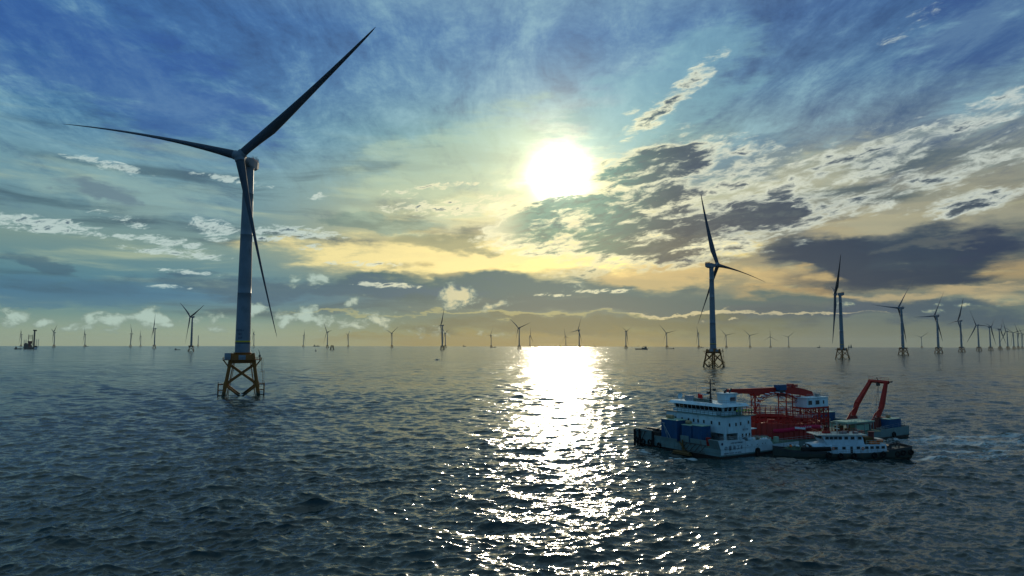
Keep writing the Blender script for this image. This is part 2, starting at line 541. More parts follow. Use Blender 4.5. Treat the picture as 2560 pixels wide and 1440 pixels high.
def lettering(s, size, mat, name, parent, M, extrude=0.01, align='CENTER'):
    cu = bpy.data.curves.new(name, 'FONT')
    cu.body = s
    cu.size = size
    cu.extrude = extrude
    cu.align_x = align
    cu.align_y = 'CENTER'
    ob = bpy.data.objects.new(name + '_tmp', cu)
    scene.collection.objects.link(ob)
    dg = bpy.context.evaluated_depsgraph_get()
    dg.update()
    me = bpy.data.meshes.new_from_object(ob.evaluated_get(dg))
    bpy.data.objects.remove(ob)
    me.materials.clear()
    me.materials.append(mat)
    me.transform(M)
    me.name = name
    o = bpy.data.objects.new(name, me)
    scene.collection.objects.link(o)
    o.parent = parent
    return o


# ------------------------------------------------------------------ materials
def splash(mat, z0=0.6, z1=3.4, col=(0.018, 0.022, 0.010)):
    """weed and wet rust from the sea up to an uneven line"""
    T = NT(mat.node_tree)
    b = mat.node_tree.nodes['Principled BSDF']
    src = b.inputs['Base Color'].links[0].from_socket
    co = T.new('ShaderNodeTexCoord').outputs['Object']
    z = T.sep(co)[2]
    n = T.noise(co, 0.7, 5, 0.65)[0]
    zz = T.m('ADD', z, T.m('MULTIPLY', T.m('SUBTRACT', n, 0.5), 4.0))
    T.put(b.inputs['Base Color'], T.mix(T.smooth(zz, z1, z0), src, col))


def paint(name, col, rough=0.5, metal=0.0, wear=None, wear_amt=0.35, scale=0.5, vary=0.12, streak=True):
    """painted steel with slight colour variation and rust or dirt of its own shape"""
    m = bpy.data.materials.new(name)
    m.use_nodes = True
    T = NT(m.node_tree)
    b = m.node_tree.nodes['Principled BSDF']
    b.inputs['Roughness'].default_value = rough
    b.inputs['Metallic'].default_value = metal
    if rough > 0.3: b.inputs['Specular IOR Level'].default_value = 0.25
    co = T.new('ShaderNodeTexCoord').outputs['Object']
    n = T.noise(co, scale, 5, 0.6)[0]
    c = T.mix(T.smooth(n, 0.3, 0.7), tuple(k * (1 - vary) for k in col), tuple(min(1, k * (1 + vary)) for k in col))
    if wear:
        sv = T.vm('MULTIPLY', co, (1.6, 1.6, 0.35 if streak else 1.6))
        w = T.noise(sv, scale * 1.7, 7, 0.68, 0.4)[0]
        c = T.mix(T.m('MULTIPLY', T.smooth(w, 0.54, 0.70), wear_amt), c, wear)
    T.put(b.inputs['Base Color'], c)
    T.put(b.inputs['Roughness'], T.smooth(n, 0.2, 0.8, rough * 0.85, min(1, rough * 1.15)))
    return m


RUST = (0.11, 0.045, 0.02)
GRIME = (0.07, 0.065, 0.05)
M_TOWER = paint('tower_grey_white_paint', (0.17, 0.20, 0.235), 0.5, wear=(0.10, 0.12, 0.14), wear_amt=0.6, scale=0.12)
M_BLADE = paint('blade_grey_paint', (0.055, 0.072, 0.095), 0.75, scale=0.1)
M_NAC = paint('nacelle_paint', (0.17, 0.20, 0.235), 0.6, wear=(0.3, 0.3, 0.3), wear_amt=0.4, scale=0.3)
M_RED = paint('signal_red_paint', (0.55, 0.035, 0.025), 0.45, wear=RUST, wear_amt=0.4)
M_JACK = paint('jacket_yellow_paint', (0.25, 0.085, 0.010), 0.6, wear=RUST, wear_amt=0.7, scale=0.25)
splash(M_JACK)
M_BAND = paint('band_yellow_paint', (0.55, 0.42, 0.03), 0.5)
M_DKBAND = paint('dark_blue_paint', (0.03, 0.04, 0.07), 0.5)
M_TEXT = paint('lettering_dark_blue', (0.012, 0.02, 0.06), 0.5)
M_STEEL = paint('galvanised_steel', (0.30, 0.31, 0.31), 0.45, 0.6)
M_DARK = paint('dark_steel', (0.05, 0.05, 0.05), 0.5, 0.2)
M_PANEL = paint('equipment_grey_blue', (0.20, 0.25, 0.30), 0.5)


# ------------------------------------------------------------------ the sea
def wave_field(X, Y, cell):
    """sum of travelling waves; waves finer than the grid are left out"""
    rng = np.random.RandomState(7)
    N = 92
    lam = np.exp(np.linspace(math.log(0.8), math.log(36.0), N)) * rng.uniform(0.94, 1.06, N)
    th0 = rad(98)                                    # crests run nearly across the view, rising to the right
    th = th0 + rng.normal(0, 1, N) * rad(42)
    k = 2 * PI / lam
    # slope spectrum: steeper short waves
    slope = 0.042 * np.power(lam / 6.0, -0.22) * np.exp(-np.power(lam / 26.0, 2.0))
    amp = slope / k
    ph = rng.uniform(0, 2 * PI, N)
    Z = np.zeros_like(X)
    DX = np.zeros_like(X)
    DY = np.zeros_like(X)
    # slow groups so the sea is not even everywhere
    grp = 1.0 + 0.28 * np.sin(X * 0.021 + 1.3 + 1.2 * np.sin(Y * 0.011)) * np.sin(Y * 0.017 + 0.6 + 0.9 * np.sin(X * 0.013))
    for i in range(N):
        cx, cy = math.cos(th[i]), math.sin(th[i])
        p = (X * cx + Y * cy) * k[i] + ph[i]
        w = np.clip((lam[i] / cell - 2.2) / 2.5, 0, 1) * amp[i] * grp
        s, c = np.sin(p), np.cos(p)
        Z += w * c
        q = 1.15 * w
        DX -= q * cx * s
        DY -= q * cy * s
    return DX, DY, Z


def make_sea():
    r = [0.0, 6, 12, 18, 24, 30, 34, 37, 40]
    x = 40.0
    while x < 23000:
        x += 0.20 if x < 110 else 0.20 * (x / 110.0) ** 1.5
        r.append(x)
    r = np.array(r)
    a_f = np.linspace(rad(-43), rad(43), 1700)
    a_c = np.linspace(rad(45), rad(315), 110)[1:-1]
    a = np.concatenate([a_f, a_c])
    da = np.gradient(a)
    nr, na = len(r), len(a)
    RR, AA = np.meshgrid(r, a, indexing='ij')
    X = RR * np.sin(AA)
    Y = RR * np.cos(AA)
    cell = np.maximum(np.gradient(r)[:, None] * np.ones((1, na)), RR * da[None, :])
    cell = np.maximum(cell, 0.3)
    DX, DY, Z = wave_field(X, Y, cell)
    co = np.stack([X + DX, Y + DY, Z - RR * RR / (2 * EARTH)], axis=-1).reshape(-1, 3)
    i = np.arange(nr - 1)[:, None] * na
    j = np.arange(na)[None, :]
    jn = (j + 1) % na
    quads = np.stack([i + j, i + na + j, i + na + jn, i + jn], axis=-1).reshape(-1, 4)
    quads = quads[:, ::-1]
    me = bpy.data.meshes.new('sea')
    me.vertices.add(len(co))
    me.vertices.foreach_set('co', co.astype(np.float32).ravel())
    me.loops.add(quads.size)
    me.loops.foreach_set('vertex_index', quads.astype(np.int32).ravel())
    me.polygons.add(len(quads))
    me.polygons.foreach_set('loop_start', np.arange(0, quads.size, 4, dtype=np.int32))
    me.polygons.foreach_set('use_smooth', np.ones(len(quads), bool))
    me.update(calc_edges=True)
    return me


def sea_material():
    m = bpy.data.materials.new('sea_water')
    m.use_nodes = True
    T = NT(m.node_tree)
    b = m.node_tree.nodes['Principled BSDF']
    co = T.new('ShaderNodeTexCoord').outputs['Object']
    gm = T.new('ShaderNodeNewGeometry').outputs['Normal']
    ox, oy, oz = T.sep(co)
    flat = T.xyz(ox, oy, 0.0)
    dist = T.vm('LENGTH', flat)
    half = (0.5, 0.5, 0.5)
    rot = T.new('ShaderNodeMapping')
    T.put(rot.inputs['Vector'], flat)
    rot.inputs['Rotation'].default_value = (0, 0, rad(-10))
    fv = rot.outputs[0]
    # ripples as slopes of the surface (metres); the coarser ones take over where the mesh has no waves of its own
    s1 = T.vm('SUBTRACT', T.noise(T.vm('MULTIPLY', fv, (0.75, 1.35, 1)), 2.2, 3, 0.65)[1], half)
    s2 = T.vm('SUBTRACT', T.noise(T.vm('MULTIPLY', fv, (0.6, 1.3, 1)), 0.9, 3, 0.6, 0.5)[1], half)
    s3 = T.vm('SUBTRACT', T.noise(T.vm('MULTIPLY', fv, (0.55, 1.2, 1)), 0.13, 4, 0.62, 0.4)[1], half)
    gust = T.smooth(T.noise(T.vm('MULTIPLY', fv, (0.5, 1.0, 1)), 0.012, 4, 0.55)[0], 0.3, 0.7, 0.7, 1.3, 'LINEAR')
    w3 = T.smooth(dist, 120.0, 800.0, 0.25, 0.48, 'LINEAR')
    s4 = T.vm('SUBTRACT', T.noise(T.vm('MULTIPLY', fv, (0.5, 1.3, 1)), 0.03, 5, 0.68, 0.3)[1], half)
    w2 = T.smooth(dist, 80.0, 500.0, 0.60, 0.52, 'LINEAR')
    sm = T.vm('ADD', T.vm('SCALE', s1, None, T.smooth(dist, 80.0, 600.0, 0.60, 0.55, 'LINEAR')), T.vm('ADD', T.vm('SCALE', s2, None, w2), T.vm('ADD', T.vm('SCALE', s3, None, w3), T.vm('SCALE', s4, None, T.smooth(dist, 100.0, 900.0, 0.10, 0.60, 'LINEAR')))))
    sm = T.vm('MULTIPLY', T.vm('SCALE', sm, None, gust), (1.05, 1.05, 0))
    nrm = T.vm('NORMALIZE', T.vm('ADD', gm, sm))
    T.put(b.inputs['Normal'], nrm)
    b.inputs['IOR'].default_value = 1.333
    b.inputs['Roughness'].default_value = 0.13
    # body colour: dark green-blue, a little milkier in broad patches
    tone = T.noise(fv, 0.02, 4, 0.6)[0]
    body = T.mix(T.smooth(tone, 0.35, 0.65), (0.014, 0.028, 0.027), (0.030, 0.048, 0.044))
    # churned foam where the propellers of the vessels push the water
    fm = None
    for (cx, cy, rx, ry, an, k) in FOAM:
        mp = T.new('ShaderNodeMapping', vector_type='TEXTURE')
        T.put(mp.inputs['Vector'], flat)
        mp.inputs['Location'].default_value = (cx, cy, 0)
        mp.inputs['Rotation'].default_value = (0, 0, rad(an))
        mp.inputs['Scale'].default_value = (rx, ry, 1)
        gd = T.new('ShaderNodeTexGradient', gradient_type='SPHERICAL')
        T.put(gd.inputs[0], mp.outputs[0])
        g_ = T.m('MULTIPLY', gd.outputs['Fac'], k)
        fm = g_ if fm is None else T.m('MAXIMUM', fm, g_)
    fn = T.noise(T.vm('MULTIPLY', fv, (0.7, 1.3, 1)), 1.1, 8, 0.72, 0.8)[0]
    fa = T.smooth(T.m('MULTIPLY_ADD', T.m('SUBTRACT', fn, 0.5), 2.2, fm), 0.42, 0.75)
    fa = T.m('MULTIPLY', fa, T.smooth(fm, 0.02, 0.2))
    # scattered small whitecaps
    wc = T.noise(T.vm('MULTIPLY', fv, (0.6, 1.5, 1)), 0.55, 8, 0.75, 1.2)[0]
    wp_ = T.noise(fv, 0.03, 3, 0.6)[0]
    caps = T.m('MULTIPLY', T.smooth(T.m('ADD', wc, T.m('MULTIPLY', wp_, 0.35)), 0.90, 1.0), 0.7)
    fa = T.m('MAXIMUM', fa, caps)
    body = T.mix(T.m('MULTIPLY', fa, 0.7), body, (0.50, 0.60, 0.62))
    T.put(b.inputs['Base Color'], body)
    T.put(b.inputs['Roughness'], T.smooth(fa, 0, 1, 0.13, 0.5))
    return m


FOAM = [(43.0, 172.0, 6, 3.0, -50, 1.6), (35, 182, 9, 2.4, -58, 0.8), (36, 170, 12, 4, 0, 0.62), (106, 174, 16, 3.0, 8, 1.0), (122, 177, 30, 6, 5, 0.62), (140, 212, 60, 4.2, 14, 1.0), (128, 186, 50, 3.5, 10, 0.95), (135, 200, 70, 16, 8, 0.72), (85, 168.8, 22, 1.6, 0, 0.62), (74, 166, 30, 2.5, 0, 0.45),
        (-147, 371, 6, 3, 0, 0.9), (-159, 375, 7, 3, 0, 0.9), (-153, 368, 10, 5, 0, 0.62), (257, 872, 14, 9, 0, 0.7)]
sea = bpy.data.objects.new('sea', make_sea())
scene.collection.objects.link(sea)
sea.data.materials.append(sea_material())
tag(sea, kind='structure')


# ------------------------------------------------------------------ offshore wind turbines
HUB_Z, TILT, ROTOR_L = 130.0, rad(5), 104.0
B0, G0, BO = 0.05, 0.035, 0.02
JR = Matrix.Rotation(rad(21.6), 4, 'Z')           # every jacket stands the same way round

_S = [0.0, .03, .06, .10, .15, .20, .27, .35, .45, .55, .65, .75, .85, .92, .97, 1.0]
_C = np.interp(_S, [0, .03, .10, .20, .30, .5, .7, .9, .97, 1], [4.5, 4.5, 5.1, 6.3, 5.5, 3.7, 2.5, 1.45, .85, .22])
_T = np.interp(_S, [0, .03, .10, .20, .30, .5, .7, .9, .97, 1], [4.8, 4.7, 4.0, 3.0, 2.1, 1.15, .70, .36, .2, .06])
_TW = np.interp(_S, [0, .1, .3, .6, 1], [14, 13, 8, 3, 0])
_blades = {}


def blade_mesh(bend):
    key = round(bend / 0.0175)
    if key in _blades:
        return _blades[key]
    b = key * 0.0175
    rings = []
    for s, c, t, tw in zip(_S, _C, _T, _TW):
        rr = 2.2 + s * (ROTOR_L - 2.2)
        ss = rr / ROTOR_L
        off = Vector((-b * ROTOR_L * ss * ss, -BO * ROTOR_L * ss * ss, 0))
        a = rad(52 + tw)
        cd, td = Vector((math.cos(a), math.sin(a), 0)), Vector((-math.sin(a), math.cos(a), 0))
        ring = []
        k = min(1.0, max(0.0, (s - 0.03) / 0.15))
        for i in range(14):
            q = 2 * PI * i / 14
            x = math.cos(q)
            y = math.sin(q)
            yy = y * (1 - k * 0.45 * (x + 0.2) * 0.8)            # thinner towards the trailing edge
            ring.append(Vector((0, 0, rr)) + off + cd * (x * c / 2 + k * 0.18 * c) + td * (yy * t / 2))
        rings.append(ring)
    mb = MB()
    mb.loft(rings)
    _blades[key] = mb.mesh('blade', M_BLADE)
    return _blades[key]


def jacket_meshes():
    """four legs with X braces, seen from z=-12 up to the transition deck"""
    zt, zb = 18.6, -14.0
    ht, slope = 6.0, (9.1 - 6.0) / 19.6
    P = lambda sx, sy, z: Vector((sx * (ht + (zt - z) * slope), sy * (ht + (zt - z) * slope), z))
    legs = []
    cs = [(-1, -1), (1, -1), (1, 1), (-1, 1)]
    for sx, sy in cs:
        mb = MB()
        mb.tube(P(sx, sy, zb), P(sx, sy, zt + 0.4), 0.98, 0.86, 12, JR)
        mb.tube(P(sx, sy, 4.6), P(sx, sy, 7.6), 1.16, 1.14, 12, JR)
        mb.tube(P(sx, sy, 15.6), P(sx, sy, 18.0), 1.08, 1.06, 12, JR)
        legs.append(mb.mesh('jacket_leg', M_JACK))
    br = MB()
    for i in range(4):
        a, b = cs[i], cs[(i + 1) % 4]
        for z0, z1 in ((6.1, 16.8), (-9.0, 5.9)):
            br.tube(P(*a, z0), P(*b, z1), 0.52, 0.52, 8, JR)
            br.tube(P(*b, z0), P(*a, z1), 0.52, 0.52, 8, JR)
    # J tubes and thin conduits down the legs
    for sx, sy, o in ((-1, -1, 1.6), (-1, -1, 2.4), (1, -1, -1.6), (-1, 1, 1.8), (1, 1, -1.8)):
        p0, p1 = P(sx, sy, -8), P(sx, sy, 18)
        br.tube(p0 + Vector((o, 0.4, 0)), p1 + Vector((o, 0.4, 0)), 0.16, 0.16, 6, JR)
    braces = br.mesh('cross_braces', M_JACK)
    # transition piece: box girder deck with sloping brackets under the tower foot
    tp = MB()
    tp.box(-6.6, 6.6, -6.6, 6.6, 17.6, 19.3, JR)
    tp.hexa([(-6.9, -6.9, 19.3), (6.9, -6.9, 19.3), (6.9, 6.9, 19.3), (-6.9, 6.9, 19.3)],
            [(-5.6, -5.6, 22.3), (5.6, -5.6, 22.3), (5.6, 5.6, 22.3), (-5.6, 5.6, 22.3)], JR)
    for sx, sy in cs:
        tp.tube((sx * 6.1, sy * 6.1, 17.5), (sx * 5.4, sy * 5.4, 22.9), 1.15, 1.0, 10, JR)
    tp.lathe([(4.5, 22.2), (4.5, 23.0), (4.75, 23.05), (4.75, 23.4), (4.2, 23.45)], 28, JR)
    trans = tp.mesh('transition_piece', M_JACK)
    pl = MB()
    pl.box(-9.9, 9.9, -8.6, 8.6, 19.32, 19.62, JR)
    for sx in (-1, 1):
        for yy in (-6, 0, 6):
            pl.tube((sx * 9.6, yy, 19.3), (sx * 6.9, yy, 15.6), 0.17, 0.17, 6, JR)
    pl.rail([(-9.8, -8.5, 19.62), (9.8, -8.5, 19.62), (9.8, 8.5, 19.62), (-9.8, 8.5, 19.62)], 1.15, 2.0, 0.05, JR, True)
    platform = pl.mesh('access_platform', M_JACK)
    cab = MB()
    cab.box(-9.0, -5.9, -7.6, -4.0, 19.64, 23.0, JR)
    cab.box(-9.1, -5.8, -7.7, -3.9, 23.0, 23.15, JR)
    cabin = cab.mesh('equipment_cabin', M_PANEL)
    pn = MB()
    pn.box(-1.9, 1.7, -7.9, -6.95, 19.64, 22.0, JR)
    panel = pn.mesh('switch_box', M_PANEL)
    dv = MB()
    dv.tube((8.9, -7.4, 19.62), (8.9, -7.4, 22.6), 0.28, 0.22, 8, JR)
    dv.tube((8.9, -7.4, 22.3), (8.2, -7.6, 24.9), 0.20, 0.12, 8, JR)
    dv.box(8.2, 9.4, -7.8, -7.0, 21.2, 22.0, JR)
    davit = dv.mesh('davit_crane', M_DARK)
    land = []
    for sx in (-1, 1):
        bl = MB()
        x0 = sx * 11.6
        for yy in (-2.2, 0.2):
            bl.tube((x0, yy - 5.5, -4), (x0, yy - 5.5, 6.8), 0.30, 0.30, 8, JR)
            for z in (0.4, 3.2, 6.2):
                bl.tube((x0, yy - 5.5, z), (sx * 9.3, yy - 4.6, z), 0.2, 0.2, 6, JR)
        for z in (0.4, 3.2, 6.2):
            bl.tube((x0, -7.7, z), (x0, -5.3, z), 0.2, 0.2, 6, JR)
        for k in range(12):
            bl.tube((x0, -6.9, -1 + k * 0.6), (x0, -6.1, -1 + k * 0.6), 0.05, 0.05, 4, JR)
        bl.box(min(x0, sx * 9.0), max(x0, sx * 9.0), -7.9, -5.0, 6.6, 6.75, JR)
        bl.rail([(x0, -7.8, 6.75), (x0, -5.1, 6.75)], 1.1, 1.2, 0.05, JR)
        land.append(bl.mesh('boat_landing', M_JACK))
    ld = MB()
    def ladder(x, y, z0, z1):
        ld.tube((x, y - 0.35, z0), (x, y - 0.35, z1), 0.07, 0.07, 4, JR)
        ld.tube((x, y + 0.35, z0), (x, y + 0.35, z1), 0.07, 0.07, 4, JR)
        ld.tube((x + 0.8, y, z0 + 1), (x + 0.8, y, z1), 0.06, 0.06, 4, JR)
        z = z0
        while z < z1:
            ld.tube((x, y - 0.35, z), (x, y + 0.35, z), 0.04, 0.04, 4, JR)
            if int((z - z0) / 0.35) % 3 == 0:
                ld.tube((x, y - 0.35, z), (x + 0.8, y, z), 0.04, 0.04, 4, JR)
                ld.tube((x, y + 0.35, z), (x + 0.8, y, z), 0.04, 0.04, 4, JR)
            z += 0.35
    ladder(9.9, -6.6, 12.9, 20.6)
    ladder(10.6, -6.6, 6.8, 13.9)
    ld.box(9.0, 11.3, -7.4, -5.8, 12.8, 12.92, JR)
    ladder_me = ld.mesh('ladder', M_JACK)
    return legs, braces, trans, platform, cabin, panel, davit, land, ladder_me


def tower_mesh():
    mb = MB()
    prof = []
    for k in range(0, 23):
        t = k / 22.0
        z = 23.4 + t * (126.6 - 23.4)
        r = 4.05 + (2.75 - 4.05) * t
        prof.append((r, z))
        if k in (7, 14, 19):                      # flange seams between tower cans
            prof += [(r + 0.05, z + 0.05), (r + 0.05, z + 0.25), (r, z + 0.3)]
    mb.lathe(prof, 40)
    mb.lathe([(2.75, 126.6), (3.0, 126.7), (3.0, 127.3), (2.7, 127.4)], 32)
    return mb.mesh('tower', M_TOWER)


def tower_r(z):
    return 4.05 - 1.3 * (z - 23.4) / 103.2


def tower_text(body, size, z, ang, name, parent):
    """letters bent round the tower"""
    o = lettering(body, size, M_TEXT, name, parent, Matrix.Identity(4), 0.01)
    r0 = tower_r(z) + 0.05
    for v in o.data.vertices:
        x, y, e = v.co
        a = ang + x / r0
        rr = r0 + e + (0.0)
        v.co = (rr * math.sin(a), -rr * math.cos(a), z + y)
    return o


LEGS, BRACES, TRANS, PLATF, CABIN, PANEL, DAVIT, LANDS, LADDER = jacket_meshes()
TOWER_ME = tower_mesh()

_b = MB(); _b.lathe([(tower_r(29.1) + .03, 29.1), (tower_r(29.9) + .03, 29.9)], 40, cap=False); BAND_ME = _b.mesh('yellow_band', M_BAND)
_b = MB(); _b.lathe([(tower_r(28.3) + .03, 28.3), (tower_r(29.0) + .03, 29.0)], 40, cap=False); DKBAND_ME = _b.mesh('dark_band', M_DKBAND)


def nacelle_meshes():
    """front is -Y; origin on the tower axis at hub height"""
    nb = MB()
    w, L0, L1 = 3.3, -5.0, 8.6
    rings = []
    for y, hw, zt_, zb_ in ((L0, 2.5, 2.4, -2.5), (-2.5, 3.1, 3.0, -3.3), (0.5, w, 3.4, -3.5), (5.5, w, 3.7, -3.0), (L1, 3.0, 4.0, -0.9)):
        ring = []
        for (ux, uz) in ((-1, -.72), (-.8, -1), (.8, -1), (1, -.72), (1, .8), (.86, 1), (-.86, 1), (-1, .8)):
            ring.append((ux * hw, y, (zt_ if uz > 0 else -zb_) * uz))
        rings.append(ring)
    nb.loft(rings, smooth=False)
    nac = nb.mesh('nacelle', M_NAC)
    tp = MB()
    tp.hexa([(-3.05, -1.0, 3.35), (3.05, -1.0, 3.35), (2.9, 8.5, 4.0), (-2.9, 8.5, 4.0)],
            [(-2.6, -0.4, 3.9), (2.6, -0.4, 3.9), (2.5, 8.3, 4.5), (-2.5, 8.3, 4.5)])
    top = tp.mesh('red_roof_stripe', M_RED)
    rl = MB()
    rl.rail([(-2.6, 3.2, 4.2), (2.6, 3.2, 4.2), (2.6, 8.3, 4.5), (-2.6, 8.3, 4.5)], 1.5, 1.3, 0.07, None, True, (1.0, 0.6, 0.3))
    for x, y, h in ((-1.6, 7.8, 4.2), (1.5, 7.8, 3.6), (0.2, 5.4, 2.6)):
        rl.tube((x, y, 4.4), (x, y, 4.4 + h), 0.07, 0.05, 5)
        rl.tube((x - 0.7, y, 4.1 + h), (x + 0.7, y, 4.1 + h), 0.05, 0.05, 4)
    rail = rl.mesh('roof_railing', M_DARK)
    hb = MB()
    # spinner: rounded cone in front with three root collars
    MX = Matrix.Rotation(rad(90), 4, 'X')
    hb.lathe([(0.02, 3.1), (1.1, 2.9), (2.1, 2.3), (2.8, 1.3), (3.05, 0.2), (3.05, -1.2), (2.7, -2.6), (2.3, -3.6)], 28, MX)
    for k in range(3):
        R3 = Matrix.Rotation(2 * PI * k / 3, 4, 'Y')
        hb.tube((0, 0, 1.0), (0, 0, 3.0), 2.75, 2.6, 20, R3)
    hub = hb.mesh('rotor_hub', M_NAC)
    return nac, top, rail, hub


NAC_ME, TOP_ME, RAILN_ME, HUB_ME = nacelle_meshes()


def put(name, me, parent, M=None):
    o = bpy.data.objects.new(name, me)
    scene.collection.objects.link(o)
    o.parent = parent
    if M is not None:
        o.matrix_local = M
    return o


def turbine(spec, label, group):
    name, az, D, yaw, ph = spec
    root = empty('wind_turbine', (D * math.sin(az), D * math.cos(az), -D * D / (2 * EARTH)))
    tag(root, label, 'wind turbine', group)
    near = D < 1700
    mid = D < 5200
    for me in LEGS: put('jacket_leg', me, root)
    put('cross_braces', BRACES, root)
    put('transition_piece', TRANS, root)
    p = put('access_platform', PLATF, root)
    if mid:
        put('equipment_cabin', CABIN, p)
        put('switch_box', PANEL, p)
        put('davit_crane', DAVIT, p)
    for me in LANDS: put('boat_landing', me, root)
    put('ladder', LADDER, root)
    tw = put('tower', TOWER_ME, root)
    if mid:
        put('yellow_band', BAND_ME, tw)
        put('dark_band', DKBAND_ME, tw)
    if near:
        a0 = -az
        off = -0.42 if D < 600 else 0.0
        n3 = {'near': '147', 'T2': '148', 'T3': '149'}[name]
        tower_text('GDG-1', 1.5, 35.6, a0 + off, 'identification_text', tw)
        tower_text('101.', 1.7, 33.5, a0 + off, 'identification_text', tw)
        tower_text(n3, 1.7, 31.3, a0 + off, 'identification_text', tw)
    ax = Vector((math.sin(yaw) * math.cos(TILT), -math.cos(yaw) * math.cos(TILT), math.sin(TILT)))
    r = Vector((math.cos(yaw), math.sin(yaw), 0))
    up = ax.cross(r)
    F = Matrix(((r[0], -ax[0], up[0], 0), (r[1], -ax[1], up[1], 0), (r[2], -ax[2], up[2], HUB_Z), (0, 0, 0, 1)))
    ov = 12.0 if name == 'near' else 9.0
    nc = put('nacelle', NAC_ME, root, F @ Matrix.Diagonal((.86, .86, .86, 1)))
    put('red_roof_stripe', TOP_ME, nc)
    if mid:
        put('roof_railing', RAILN_ME, nc)
    if name == 'near':
        MS = Matrix.Translation((-3.34, 2.6, 1.2)) @ Matrix.Rotation(rad(-90), 4, 'Z') @ Matrix.Rotation(rad(90), 4, 'X')
        lettering('Z', 2.0, M_TEXT, 'nacelle_emblem', nc, MS @ Matrix.Translation((-3.0, 0.3, 0)), 0.01)
        lettering('MW 11', 1.2, M_TEXT, 'nacelle_lettering', nc, MS @ Matrix.Translation((1.2, 0, 0)), 0.01)
    hc = Vector((0, 0, HUB_Z)) + ax * ov
    Fh = F.copy()
    Fh.translation = hc
    Rp = Matrix.Rotation(-(ph - PI / 2), 4, 'Y')
    put('rotor_hub', HUB_ME, root, Fh @ Rp)
    if ov > 9.5:
        sh = MB(); sh.lathe([(2.4, 4.6), (2.35, 9.6)], 24, Matrix.Rotation(rad(90), 4, 'X'))
        put('main_shaft_cover', sh.mesh('main_shaft_cover', M_NAC), root, F)
    for k in range(3):
        t = ph + 2 * PI * k / 3
        d = r * math.cos(t) + up * math.sin(t)
        q = -r * math.sin(t) + up * math.cos(t)
        B = Matrix(((-q[0], -ax[0], d[0], hc[0]), (-q[1], -ax[1], d[1], hc[1]), (-q[2], -ax[2], d[2], hc[2]), (0, 0, 0, 1)))
        put('blade', blade_mesh(B0 - G0 * math.cos(t)), root, B)
    return root


